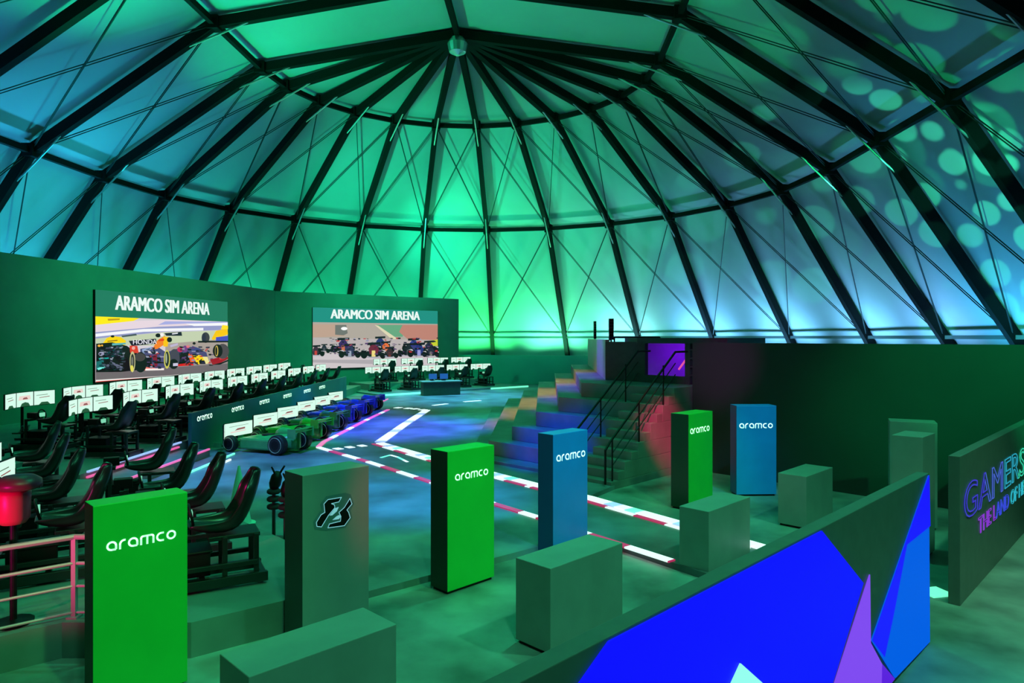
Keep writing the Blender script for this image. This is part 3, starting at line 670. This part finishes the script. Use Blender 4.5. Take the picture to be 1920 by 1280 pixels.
# ================================================================== RACE CAR SIMULATORS
def make_car(body):
    root = empty('race_car_simulator', (0, 0, 0))     # nose towards +x, screens over the nose
    rings = []
    for x, hw, z0, z1 in ((1.45, .06, .16, .24), (1.25, .10, .14, .30), (.9, .14, .12, .38), (.5, .22, .10, .46), (.2, .34, .08, .50), (-.2, .42, .07, .50), (-.55, .40, .07, .56), (-.85, .26, .08, .58), (-1.1, .14, .10, .46)):
        ring = []
        for i in range(14):
            t = 2 * PI * i / 14; cy, cz = math.cos(t), math.sin(t)
            ring.append(Vector((x, hw * math.copysign(abs(cy) ** .7, cy), (z0 + z1) / 2 + (z1 - z0) / 2 * math.copysign(abs(cz) ** .7, cz))))
        rings.append(ring)
    mb = MB(); mb.loft(rings)
    bod = mb.build('car_body', body, root, smooth=True)
    mb = MB(); mb.loft([[Vector((x, w * math.cos(2 * PI * i / 10), z + h * math.sin(2 * PI * i / 10))) for i in range(10)] for x, w, z, h in ((-.35, .12, .56, .10), (-.5, .13, .60, .16), (-.8, .09, .58, .14), (-1.1, .04, .50, .08))])
    mb.build('engine_cover', body, root, smooth=True)
    mb = MB(); mb.lathe((.0, 0, .47), (0, 0, 1), [(0, .2), (.04, .21), (.05, .17), (.045, .02)], 16); mb.build('cockpit', M['black'], root, smooth=True)
    for s in (-1, 1):
        mb = MB(); mb.box((.05, s * .44, .27), (1.15, .26, .34)); mb.build('side_pod', body, root, bevel=.06)
    for x, r, w in ((.95, .25, .20), (-.82, .30, .26)):
        for s in (-1, 1):
            mb = MB(); y = s * .58
            mb.lathe((x, y - w / 2, r), (0, 1, 0), [(0, r * .62), (.015, r * .93), (.05, r), (w - .05, r), (w - .015, r * .93), (w, r * .62)], 24, 0)
            mb.lathe((x, y - w / 2 - .004, r), (0, 1, 0), [(0, r * .45), (w + .008, r * .45)], 16, 2)
            mb.torus((x, y - w / 2 - .002, r), (0, 1, 0), r * .74, .012, 24, 5, 1); mb.torus((x, y + w / 2 + .002, r), (0, 1, 0), r * .74, .012, 24, 5, 1)
            mb.build('wheel', [M['tyre'], M['rim'], M['black']], root, smooth=False)
            a = MB(); a.tube((x, s * .15, r), (x, s * .5, r), .02, 6); a.build('axle_arm', M['black'], root)
    mb = MB(); mb.box((1.48, 0, .11), (.24, 1.2, .025)); mb.box((1.44, 0, .16), (.16, 1.1, .02))
    for s in (-1, 1): mb.box((1.45, s * .6, .17), (.32, .02, .15))
    mb.build('front_wing', body, root)
    mb = MB(); mb.box((-1.2, 0, .66), (.20, .86, .025)); mb.box((-1.23, 0, .73), (.14, .86, .02)); mb.box((-1.15, 0, .4), (.06, .06, .5))
    for s in (-1, 1): mb.box((-1.2, s * .43, .62), (.3, .02, .28))
    mb.build('rear_wing', body, root)
    mb = MB(); mb.tube((1.24, 0, .2), (1.24, 0, .6), .03, 8); mb.box((1.225, 0, .6), (.05, .9, .05)); mb.build('screen_bracket', M['black'], root)
    screen_panel(1.22, .44, (1.16, 0, .62), .0, kind=2).build('screen', SCREEN_MATS, root, recalc=False)
    a = math.radians(42)
    for s in (1,):
        screen_panel(.4, .44, (1.16 - math.sin(a) * .2, s * (.61 + math.cos(a) * .2), .62), s * a, kind=2).build('screen', SCREEN_MATS, root, recalc=False)
    return root
carA = make_car(M['carbody']); carB = make_car(M['carblue'])
for k in range(6):
    src = carA if k < 3 else carB
    o = src if k in (0, 3) else copy_tree(src)
    o.location = (-7.52, 21.1 + 2.36 * k, .1); o.rotation_euler = (0, 0, PI - .36)
    tag(o, '%s race car simulator with screens, %s from the near end of the car row' % ('green' if k < 3 else 'blue', ordn[k]), 'race car simulator', 'race car simulators beside the track')

# teal fascia behind the race cars with its wordmarks
root = empty('fascia_panel'); tag(root, 'long teal fascia panel behind the race cars with a row of white wordmarks', 'panel')
mb = MB(); mb.box((-9.58, 29.8, .72), (.10, 19.0, 1.24)); mb.build('board', M['teal'], root)
plf = Plane((-9.53, 20.3), (0, 1))
mb = MB()
for px, py in ((384, 781), (446, 765), (496, 752), (539, 741), (576, 732), (604, 725)):
    a, z = plf.from_px(px, py); put_wordmark(mb, plf, a - .52, z - .09, 1.04, .004)
mb.build('logo_lettering', M['white'], root, recalc=False)

# ================================================================== TRACK MARKINGS
def strip(name, pts, wd, seg, mats, label, cat, z=.1, h=.025, group=None, side=0.0):
    mb = MB(); acc = 0.0; n = 0
    for a, b in zip(pts[:-1], pts[1:]):
        a = Vector((a.x, a.y, z)); b = Vector((b.x, b.y, z)); d = b - a; L = d.length
        if L < 1e-4: continue
        d.normalize(); s = Vector((-d.y, d.x, 0)); t = 0.0
        while t < L - 1e-4:
            e = min(L, t + seg); c = a + d * ((t + e) / 2) + s * side
            if mats[n % len(mats)] >= 0:
                mb.box((c.x, c.y, z + h / 2), ((e - t), wd, h), rotz(math.atan2(d.y, d.x)), mats[n % len(mats)])
            t = e; n += 1
    o = mb.build(name, [M['ledw'], M['ledr'], M['ledp'], M['ledb'], M['ledg'], M['dark']])
    return tag(o, label, cat, group)
A = lambda l, z=.1: [at(x, y, z) for x, y in l]
strip('track_kerb', A([(597, 839), (690, 866), (810, 905), (925, 945), (1010, 971), (1105, 1003), (1260, 1053)]), .16, .9, [0, 1], 'red and white glowing kerb along the near edge of the track', 'kerb')
strip('track_kerb', A([(712, 831), (815, 861), (925, 889), (1010, 911), (1105, 934), (1270, 981), (1420, 1024), (1540, 1060)]), .27, .3, [0, 0, 3, 0, 4, 0, 0], 'wide white glowing kerb in front of the bleacher', 'kerb')
strip('track_kerb', A([(712, 831), (815, 861), (925, 889), (1010, 911), (1105, 934), (1270, 981), (1420, 1024)]), .11, .8, [1, 0, 1, 0, 0], 'thin red and white edging beside the wide kerb', 'kerb', h=.02, side=-.24)
strip('track_kerb', A([(597, 838), (608, 828), (632, 816), (690, 786), (728, 768)]), .16, .7, [2, 2, 2, 0], 'pink glowing kerb along the race car side of the track', 'kerb')
strip('track_kerb', A([(800, 769), (757, 797), (712, 829)]), .34, .7, [0, 0, 3, 0], 'straight white glowing kerb running away from the viewer', 'kerb')
strip('start_line', A([(628, 842), (650, 839), (692, 834)]), .32, .22, [0, -1], 'white chequered line across the near corner of the track', 'track line', h=.012)
strip('start_line', A([(742, 764), (775, 766), (800, 769)]), .4, .3, [0, -1], 'white chequered line across the far end of the track', 'track line', h=.012)
strip('track_line', A([(812, 760), (870, 753), (940, 748)]), .22, 1.1, [0, -1, -1], 'dashed white line across the far floor', 'track line', h=.01)
strip('track_line', A([(714, 858), (732, 853), (746, 857), (764, 866)]), .08, .5, [4, 0], 'thin wavy pale line inside the near track corner', 'track line', h=.01)
strip('track_kerb', A([(1736, 1104), (1770, 1119)], 0.0),   .34, .2, [4], 'short pale green glowing kerb piece between the two sign walls', 'kerb', z=0.0)
# light strips on the step edges
def led(pa, pb, z, m, label, r=.03):
    a = at(pa[0], pa[1], z); b = at(pb[0], pb[1], z); mb = MB(); mb.tube(a, b, r, 6)
    return tag(mb.build('light_strip', m), label, 'light strip', 'light strips on the platform edges')
def ledw3(x, y0, y1, z, m, label, r=.028):
    mb = MB(); mb.box((x, (y0 + y1) / 2, z), (.05, y1 - y0, .045))
    return tag(mb.build('light_strip', m), label, 'light strip', 'light strips on the platform edges')
ledw3(-9.70, 15.6, 20.0, .525, M['ledb'], 'bluish white light strip on the top edge of the rear platform')
ledw3(-9.71, 15.6, 19.9, .40, M['ledp'], 'pink light strip just below the rear platform edge')
ledw3(-8.87, 15.6, 20.0, .325, M['ledp'], 'pink light strip along the side step edge')
ledw3(-8.3, 15.9, 20.4, .125, M['ledg'], 'green light strip on the floor beside the side step')
ledw3(-8.0, 18.2, 19.4, .125, M['ledw'], 'short white light strip on the floor near the first race car')
ledw3(-7.0, 36.0, 38.5, .125, M['ledp'], 'pink light strip on the floor beyond the last race car')
ledw3(-7.7, 36.2, 39.4, .125, M['ledp'], 'second pink light strip beyond the race cars, nearer the fascia')
def led_line(p, q, z, m, label):
    d = q - p; mb = MB(); c = (p + q) / 2; mb.box((c.x, c.y, z), (d.length, .08, .16), rotz(math.atan2(d.y, d.x)))
    return tag(mb.build('light_strip', m), label, 'light strip', 'light strips on the platform edges')
led_line(far_pt(4.2, 6.05), far_pt(9.2, 6.05), .12, M['ledg'], 'bright green-white light strip along the far platform, left half')
led_line(far_pt(12.4, 6.05), far_pt(15.7, 6.05), .12, M['ledg'], 'bright green-white light strip along the far platform, right of the desk')

# control desk by the far platform
dk = empty('control_desk', at(826, 740, .1), math.atan2(d2.y, d2.x) * .55)
tag(dk, 'dark control desk with two blue screens in front of the far platform', 'desk')
mb = MB(); mb.box((0, 0, .40), (2.3, .7, .80)); mb.build('cabinet', M['riser'], dk, bevel=.02)
mb = MB(); mb.box((0, 0, .83), (2.5, .9, .06)); mb.build('worktop', M['plinth'], dk, bevel=.01)
for s in (-.45, .25):
    mb = MB(); mb.box((s, .12, 1.12), (.5, .03, .32), None, 1); mb.box((s, .14, .95), (.08, .05, .2), None, 0); mb.box((s, .14, .87), (.25, .18, .02), None, 0)
    mb.build('monitor', [M['black'], glow((40, 110, 200), .7)], dk)

# ================================================================== DISPLAY TOTEMS AND PLINTHS
def box_thing(name, D, L, T, h, material, label, cat, u=E2, group=None, z0=0.0, edge=None):
    u = Vector(u).normalized(); n = Vector((-u.y, u.x, 0)); D = Vector(D)
    root = empty(name, (D.x, D.y, z0)); tag(root, label, cat, group)
    mb = MB(); mb.prism([Vector((0, 0, .04)), u * L + Vector((0, 0, .04)), u * L + n * T + Vector((0, 0, .04)), n * T + Vector((0, 0, .04))], (0, 0, h - .04))
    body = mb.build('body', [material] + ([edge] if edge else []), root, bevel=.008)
    if edge:  # left side gets the darker laminate, its shade painted in
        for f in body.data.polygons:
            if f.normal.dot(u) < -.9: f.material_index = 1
    i = .03; mb = MB()
    mb.prism([u * i + n * i, u * (L - i) + n * i, u * (L - i) + n * (T - i), u * i + n * (T - i)], (0, 0, .045)); mb.build('foot_plinth', M['black'], root)
    return root, Plane(D, u)
def top_at(px, py, z): return at(px, py, z)
def totem(Dpx, L, T, material, label, text=None, u=E2, h=2.0, D=None):
    D = at(Dpx[0], Dpx[1], h) if D is None else Vector(D)
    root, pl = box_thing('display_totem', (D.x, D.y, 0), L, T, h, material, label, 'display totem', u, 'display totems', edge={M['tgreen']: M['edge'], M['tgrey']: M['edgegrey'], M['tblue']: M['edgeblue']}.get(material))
    if text:
        (x0, y0), (x1, y1) = text
        a0, z0 = pl.from_px(x0, y0); a1, z1 = pl.from_px(x1, y1)
        z0 = (z0 + z1) / 2
        mb = MB(); put_wordmark(mb, pl, a0, z0, a1 - a0, .004)
        o = mb.build('logo_lettering', M['white'], None, recalc=False)
        o.parent = root; o.matrix_parent_inverse = Matrix.Translation((-D.x, -D.y, 0))
        o['label'] = 'white rounded lettering'
    return root, pl, D
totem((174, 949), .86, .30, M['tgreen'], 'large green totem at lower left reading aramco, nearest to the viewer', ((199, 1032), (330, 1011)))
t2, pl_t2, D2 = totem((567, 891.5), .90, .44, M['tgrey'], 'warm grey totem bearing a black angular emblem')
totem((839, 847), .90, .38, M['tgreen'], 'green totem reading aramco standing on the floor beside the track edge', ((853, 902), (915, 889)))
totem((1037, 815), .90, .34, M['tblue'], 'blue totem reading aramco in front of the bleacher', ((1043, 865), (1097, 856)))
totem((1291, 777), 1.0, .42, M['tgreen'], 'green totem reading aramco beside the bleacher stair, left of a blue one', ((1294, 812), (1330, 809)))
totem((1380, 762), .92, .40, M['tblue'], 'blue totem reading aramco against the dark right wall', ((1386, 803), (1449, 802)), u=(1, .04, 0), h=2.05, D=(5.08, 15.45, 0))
totem(None, .72, .45, M['plinth'], 'grey unmarked totem near the right wall, in front of a second one', u=E2, D=(6.56, 10.9, 0))
totem(None, .78, .5, M['plinth'], 'grey unmarked totem right against the wall, behind another grey one', u=(.9, -.44, 0), D=(7.22, 13.05, 0))
# emblem on the grey totem
mb = MB()
def emb(pts): return [pl_t2.from_px(570 + x / 1280 * 120, 900 + y / 1280 * 120) for x, y in pts]
L_ = [(740, 340), (690, 430), (540, 465), (600, 490), (610, 545), (480, 700), (340, 930), (250, 920), (240, 840), (330, 690), (410, 640), (390, 470), (470, 385)]
R_ = [(910, 360), (950, 470), (850, 590), (885, 640), (915, 745), (800, 905), (470, 950), (500, 870), (720, 815), (730, 720), (690, 640), (800, 540)]
halo = [(820, 250), (930, 280), (1000, 470), (930, 600), (965, 750), (830, 950), (430, 1010), (210, 980), (180, 830), (300, 640), (350, 600), (320, 480), (440, 320)]
fill(mb, pl_t2, emb(halo), .003, 2)
fill(mb, pl_t2, emb(L_), .006, 0); fill(mb, pl_t2, emb(R_), .006, 0)
fill(mb, pl_t2, emb([(690, 530), (610, 560), (500, 705), (560, 700), (650, 620)]), .008, 1)
fill(mb, pl_t2, emb([(700, 690), (640, 720), (560, 795), (690, 775), (730, 730)]), .008, 1)
ribbon(mb, pl_t2, emb(L_), .009, .010, 1, True); ribbon(mb, pl_t2, emb(R_), .009, .010, 1, True)
o = mb.build('emblem', [M['black'], mat('emblem_pale_blue', (190, 215, 235), .3, emit=(150, 205, 235), strength=.5), mat('emblem_slate', (104, 122, 128), .4)], None, recalc=False)
o.parent = t2; o.matrix_parent_inverse = Matrix.Translation((-D2.x, -D2.y, 0)); o['label'] = 'black angular emblem with a pale blue outline'
def plinth(Dpx, L, T, h, label):
    D = at(Dpx[0], Dpx[1], h)
    box_thing('low_plinth', (D.x, D.y, 0), L, T, h, M['plinth'], label, 'plinth', E2, 'low grey plinths')
plinth((466, 1269), 1.37, .55, 1.0, 'low grey plinth nearest the viewer, cut off by the lower edge of the frame')
plinth((1032, 1066), 1.37, .55, 1.0, 'low grey plinth in front of the blue totem, behind the sign wall')
plinth((1329, 959), 1.34, .5, 1.0, 'low grey plinth in front of the rear green totem, beside the kerb')
plinth((1512, 893.5), 1.31, .54, 1.0, 'low grey plinth right of the rear blue totem')

# ================================================================== SIGN WALLS
def sign_wall(name, D, L, T, h, label):
    root = empty(name, (0, 0, 0)); tag(root, label, 'sign wall')
    D = Vector((D[0], D[1], 0)); n = Vector((-E2.x, E2.y, 0))
    n = Vector((-E2.y, E2.x, 0))
    mb = MB(); mb.prism([D, D + E2 * L, D + E2 * L + n * T, D + n * T], (0, 0, h)); mb.build('panel_body', mat('sign_grey', (98, 106, 102), .5, vary=.08), root, bevel=.006)
    return root, Plane(D, E2)
q0 = Vector((4.91, 8.04, 0))
s1, pls = sign_wall('sign_wall', q0 - E2 * 9.0, 9.0, .13, 2.0, 'big sign wall with blue and purple lit triangles at lower right')
def onp(pl, pts): return [pl.from_px(x, y) for x, y in pts]
def clampz(pts, lo=.01, hi=1.985, amax=8.995): return [(min(a, amax), min(max(z, lo), hi)) for a, z in pts]
BLUEP = glow((12, 4, 255), 1.0)
def panel(pl, polys, name, material, root, off, label):
    mb = MB()
    for i, p in enumerate(polys): mb.prism([pl.w(a, z, off) for a, z in p], pl.n * .012)
    o = mb.build(name, material, root); o['label'] = label
    return o
panel(pls, [clampz(onp(pls, [(1138, 1186), (1538, 988), (1616, 1092), (1555, 1290)]) + [(pls.from_px(1555, 1290)[0], .3), (pls.from_px(1060, 1290)[0], .3)][:0] + onp(pls, [(1545, 1330), (1040, 1400), (1075, 1290)]))], 'lit_panel', BLUEP, s1, .004, 'large blue lit panel')
panel(pls, [clampz(onp(pls, [(1627.5, 1076), (1629, 1204), (1650, 1243), (1649, 1300), (1545, 1330)]))], 'lit_panel', glow((128, 70, 240), 1.0), s1, .008, 'narrow purple lit triangle')
panel(pls, [clampz(onp(pls, [(1650, 1243), (1674, 1271), (1649, 1300)]))], 'lit_panel', glow((90, 20, 220), 1.0), s1, .010, 'small violet lit triangle')
panel(pls, [clampz(onp(pls, [(1739, 889), (1741, 1202), (1676, 1270), (1632, 1199)]))], 'lit_panel', glow((0, 92, 226), 1.0), s1, .004, 'light blue lit panel at the right end')
panel(pls, [clampz(onp(pls, [(1739, 889), (1741, 985), (1697, 1020), (1672, 1150), (1655, 1230), (1632, 1199)]))], 'lit_panel', glow((24, 14, 255), 1.0), s1, .009, 'deep blue lit shard at the right end')
panel(pls, [clampz(onp(pls, [(1382, 1241), (1428, 1282), (1440, 1300), (1350, 1310)]))], 'lit_panel', glow((150, 255, 240), 1.0), s1, .018, 'pale cyan lit triangle')
s2, pls2 = sign_wall('sign_wall', (6.0, 9.14), 5.75, .14, 2.0, 'grey sign wall at the right edge with outlined neon lettering')
def neon(body, pl, pa, pb, hgt, z, mats, name, root, label):
    cu = bpy.data.curves.new(name, 'FONT'); cu.body = body; cu.fill_mode = 'NONE' if hasattr(cu, 'fill_mode') else cu.fill_mode
    o = bpy.data.objects.new(name, cu); COL.objects.link(o)
    try: cu.fill_mode = 'NONE'
    except Exception: pass
    cu.bevel_depth = .013; cu.bevel_resolution = 0; cu.resolution_u = 4
    bpy.context.view_layer.update()
    me = bpy.data.meshes.new_from_object(o)
    bpy.data.objects.remove(o); bpy.data.curves.remove(cu)
    xs = [v.co.x for v in me.vertices]; ys = [v.co.y for v in me.vertices]
    x0, x1, y0, y1 = min(xs), max(xs), min(ys), max(ys)
    me.materials.clear()
    for m in mats: me.materials.append(m)
    for p in me.polygons:
        f = (p.center.x - x0) / (x1 - x0); p.material_index = min(len(mats) - 1, int(f * len(mats)))
    for v in me.vertices: v.co = pl.w(pa + (v.co.x - x0) / (x1 - x0) * (pb - pa), z + (v.co.y - y0) / (y1 - y0) * hgt, .012 + v.co.z * .4)
    o = bpy.data.objects.new(name, me); COL.objects.link(o); o.parent = root; o['label'] = label
a0, z0 = pls2.from_px(1806, 988); a1, _ = pls2.from_px(1930, 905)
neon('GAMERS8', pls2, a0, a0 + 5.3, .50, 1.09, [glow((70, 60, 230), .8), glow((80, 110, 230), .8), glow((50, 190, 220), .8), glow((60, 240, 190), .9)], 'neon_lettering', s2, 'large outlined neon letters, violet to green')
a0, z0 = pls2.from_px(1833, 1000)
neon('THE LAND OF HEROES', pls2, a0, a0 + 4.9, .25, .74, [glow((150, 60, 230), .8), glow((60, 80, 240), .8), glow((50, 200, 220), .8), glow((50, 240, 180), .8)], 'neon_lettering', s2, 'small outlined neon letters, violet to green')

# ================================================================== BLEACHER
bl = empty('bleacher', (0, 0, 0)); tag(bl, 'stepped grey bleacher with a stair and a walled upper deck', 'bleacher')
ZT = [.19, .60, 1.0, 1.42, 1.84, 2.26]
E2K = [13.0, 13.55, 14.1, 14.65, 15.2, 15.75]
NPX = [880, 916, 960, 1005, 1047, 1090]
FX = [-.95, -.18, .58, 1.31, 2.09, 2.9]
SE = -9.7
for k in range(6):
    b = E2K[k]; t = (NPX[k] - 960) / F
    a = b * (t - 1) / (t + 1)                       # where the bend line crosses this tier's front edge
    N = ee(a, b); z0 = ZT[k - 1] if k else 0.0
    pts = [N, ee(SE, b), ee(SE, 16.55), ee(-9.75, 16.55), ee(-9.75, 24.0), Vector((7.0, 33.5, 0)), Vector((FX[k], 33.5, 0))]
    mb = MB(); mb.prism([Vector((p.x, p.y, z0)) for p in pts], (0, 0, ZT[k] - z0))
    mb.build('tier', M['bleach'], bl, bevel=.012)
# stair treads halfway up each riser at the right-hand end
for k in range(6):
    b = E2K[k] - .275; z0 = ZT[k - 1] if k else 0.0; z1 = (z0 + ZT[k]) / 2
    mb = MB(); mb.prism([ee(-10.9, b, z0), ee(SE, b, z0), ee(SE, E2K[k] - .002, z0), ee(-10.9, E2K[k] - .002, z0)], (0, 0, z1 - z0)); mb.build('stair_tread', M['bleach'], bl, bevel=.008)
def stair_rail(a):
    r = MB(); p0 = ee(a, 13.05, ZT[0] + .95); p1 = ee(a, 15.9, ZT[5] + .95)
    r.path([ee(a, 12.85, .15), ee(a, 12.85, .95), p0, p1, ee(a, 16.5, ZT[5] + .95)], .028, 8)
    for k in (0, 2, 4): r.tube(ee(a, E2K[k] + .12, ZT[k]), ee(a, E2K[k] + .12, ZT[k] + .95 + .08), .02, 6)
    for dz in (.3, .6): r.path([ee(a, 13.1, ZT[0] + .95 - dz), ee(a, 15.9, ZT[5] + .95 - dz)], .014, 6)
    r.build('stair_rail', M['black'], bl)
stair_rail(-10.95); stair_rail(-9.76)
# upper deck enclosure
dk_l0 = Vector((2.93, 21.4, 0)); dk_l1 = Vector((3.7, 33.3, 0))
mb = MB(); wall_box(mb, dk_l1, dk_l0, ZT[5], 3.52, .12); mb.build('parapet', M['plinth'], bl)
eb = 17.2; ea = -13.06
mb = MB(); wall_box(mb, ee(ea, eb), ee(-11.75, eb), ZT[5], 3.46, .12); mb.build('parapet', M['riser'], bl)
for a in (-11.75, -10.25): 
    mb = MB(); mb.prism([ee(a, eb, ZT[5]), ee(a + .16, eb, ZT[5]), ee(a + .16, eb + .16, ZT[5]), ee(a, eb + .16, ZT[5])], (0, 0, 1.2)); mb.build('booth_post', M['riser'], bl)
mb = MB(); mb.prism([ee(-11.8, eb - .1, 3.42), ee(-8.9, eb - .1, 3.42), ee(-8.9, eb + 2.2, 3.42), ee(-13.9, eb + 2.2, 3.42)], (0, 0, .16)); mb.build('booth_roof', M['riser'], bl)
mb = MB(); mb.prism([ee(-14.0, eb + 2.0, ZT[5]), ee(-9.76, eb + 2.0, ZT[5]), ee(-9.76, eb + 2.1, ZT[5]), ee(-14.0, eb + 2.1, ZT[5])], (0, 0, 1.16)); mb.build('booth_back_wall', M['plinth'], bl)
mb = MB(); mb.prism([ee(-11.6, eb, ZT[5]), ee(-10.25, eb, ZT[5]), ee(-10.25, eb + .1, ZT[5]), ee(-11.6, eb + .1, ZT[5])], (0, 0, .22)); mb.build('booth_sill', M['riser'], bl)
for k in range(4):
    mb = MB(); mb.prism([ee(-10.09, eb, 2.5 + .24 * k), ee(-9.75, eb, 2.5 + .24 * k), ee(-9.75, eb + .3, 2.5 + .24 * k), ee(-10.09, eb + .3, 2.5 + .24 * k)], (0, 0, .04)); mb.build('booth_shelf', M['riser'], bl)
spot('booth_lamp', ee(-11.3, eb + .5, 3.3), ee(-11.9, eb + 2.0, 2.6), 190, (.20, .005, 1.0), 130, 1.0, .05)
mb = MB(); mb.tube(ee(-10.75, eb + .5, 2.65), ee(-10.35, eb + .5, 3.15), .03, 8)
tag(mb.build('neon_tube', M['ledp']), 'slanted pink neon tube inside the purple booth of the upper deck', 'neon tube')
r = MB(); pa = Vector((3.6, 24.0, 3.46)); pb = Vector((5.2, 24.0, 3.46)); 
r.path([pa + Vector((-.45, 0, -1.2)), pa + Vector((-.45, 0, -.1)), pa + Vector((0, 0, .14)), pb + Vector((0, 0, .14))], .03, 6); r.tube(pa + Vector((0, 0, -1.2)), pa + Vector((0, 0, .14)), .025, 6); r.tube(pb + Vector((0, 0, -1.2)), pb + Vector((0, 0, .14)), .025, 6)
r.build('deck_rail', M['frame'], bl)
def column_speaker(px, w, z0, z1, y, label):
    x = (px - 960) / F * y
    root = empty('column_speaker', (x, y, ZT[5])); tag(root, label, 'speaker', 'column speakers on the upper deck')
    mb = MB(); mb.lathe((0, 0, 0), (0, 0, 1), [(0, .22), (.03, .22), (.04, .03), (z0 - ZT[5], .03)], 12); mb.build('stand', M['black'], root)
    mb = MB(); mb.box((0, 0, (z0 + z1) / 2 - ZT[5]), (w, .14, z1 - z0)); mb.build('cabinet', M['riser'], root, bevel=.01)
    for i in range(7):
        mb = MB(); mb.box((0, -.075, z0 - ZT[5] + (z1 - z0) * (i + .5) / 7), (w * .8, .012, (z1 - z0) / 9)); mb.build('grille', M['black'], root)
column_speaker(1115.5, .12, 3.53, 4.33, 31.0, 'thin dark column speaker, left of the pair above the upper deck parapet')
column_speaker(1146, .18, 3.5, 4.31, 26.0, 'wider dark column speaker, right of the pair above the upper deck parapet')

# ================================================================== FOREGROUND RAIL AND LAMP
root = empty('guard_rail', (0, 0, 0)); tag(root, 'painted guard rail at the lower left edge of the front platform', 'railing')
ra = Vector((-5.0, 7.80, .4)); rb = Vector((-8.0, 5.28, .4)); rc = Vector((-4.3, 7.80, .4))
for z, r_ in ((.92, .032), (.62, .02), (.36, .016), (.06, .016)):
    mb = MB(); mb.path([rb + Vector((0, 0, z)), ra + Vector((0, 0, z)), rc + Vector((0, 0, z))], r_, 8); mb.build('rail_bar', M['pink_rail'], root)
for p in (ra, (ra + rb) / 2, rb, rc):
    mb = MB(); mb.box(p + Vector((0, 0, .46)), (.05, .05, .92)); mb.box(p + Vector((0, 0, .01)), (.12, .12, .02)); mb.build('rail_post', M['pink_rail'], root)
pp = Vector((-5.58, 7.64, .4))
root = empty('beacon_lamp', pp); tag(root, 'round-topped lamp housing on a post behind the guard rail, at the left edge', 'lamp')
mb = MB(); mb.lathe((0, 0, 0), (0, 0, 1), [(0, .2), (.03, .2), (.05, .035), (1.15, .035)], 12); mb.build('post', M['black'], root)
mb = MB(); mb.lathe((0, 0, 1.12), (0, 0, 1), [(0, .12), (.06, .16), (.34, .17), (.38, .15)], 20); mb.build('housing', mat('red_housing', (200, 40, 80), .4), root, smooth=True)  # pink light on housing and cap is put into their colours
mb = MB(); mb.lathe((.06, 0, 1.50), (0, 0, 1), [(0, .17), (.03, .23), (.10, .22), (.15, .15), (.17, .02)], 20); mb.build('cap', mat('maroon_cap', (110, 24, 60), .4), root, smooth=True)

# ================================================================== SMALL THINGS BEHIND THE FRONT SIMULATORS
def lever_stand(x, y, label):
    root = empty('lever_stand', (x, y, .1)); tag(root, label, 'stand', 'lever stands behind the front simulators')
    mb = MB(); mb.lathe((0, 0, 0), (0, 0, 1), [(0, .22), (.03, .22), (.05, .03), (.9, .03)], 14); mb.build('post', M['alu'], root, smooth=False)
    for z in (.55, .68, .81):
        mb = MB(); mb.lathe((0, 0, z), (0, 0, 1), [(0, .09), (.02, .115), (.06, .115), (.08, .09)], 16); mb.build('disc', M['cloth'], root, smooth=True)
    mb = MB(); mb.lathe((0, 0, .9), (.25, 0, 1), [(0, .07), (.08, .10), (.22, .09), (.30, .04)], 12); mb.build('grip', M['black'], root, smooth=True)
    mb = MB(); mb.tube((.06, .03, 1.1), (.17, .05, 1.28), .022, 8, 0, .015); mb.tube((.06, -.03, 1.1), (-.02, -.05, 1.28), .022, 8, 0, .015); mb.build('lever', M['black'], root)
lever_stand(-4.1, 11.75, 'dark lever stand with stacked discs behind the front simulators, farther of the two')
lever_stand(-3.72, 11.2, 'dark lever stand with stacked discs behind the front simulators, nearer the grey totem')
mb = MB(); mb.lathe((-5.1, 12.75, .1), (0, 0, 1), [(0, .30), (.03, .30), (.04, .22), (.6, .12), (1.1, .02)], 16)
tag(mb.build('floor_cone', mat('pale_teal_plastic', (150, 215, 195), .35)), 'pale pointed cone standing on the floor behind the front simulators', 'cone')
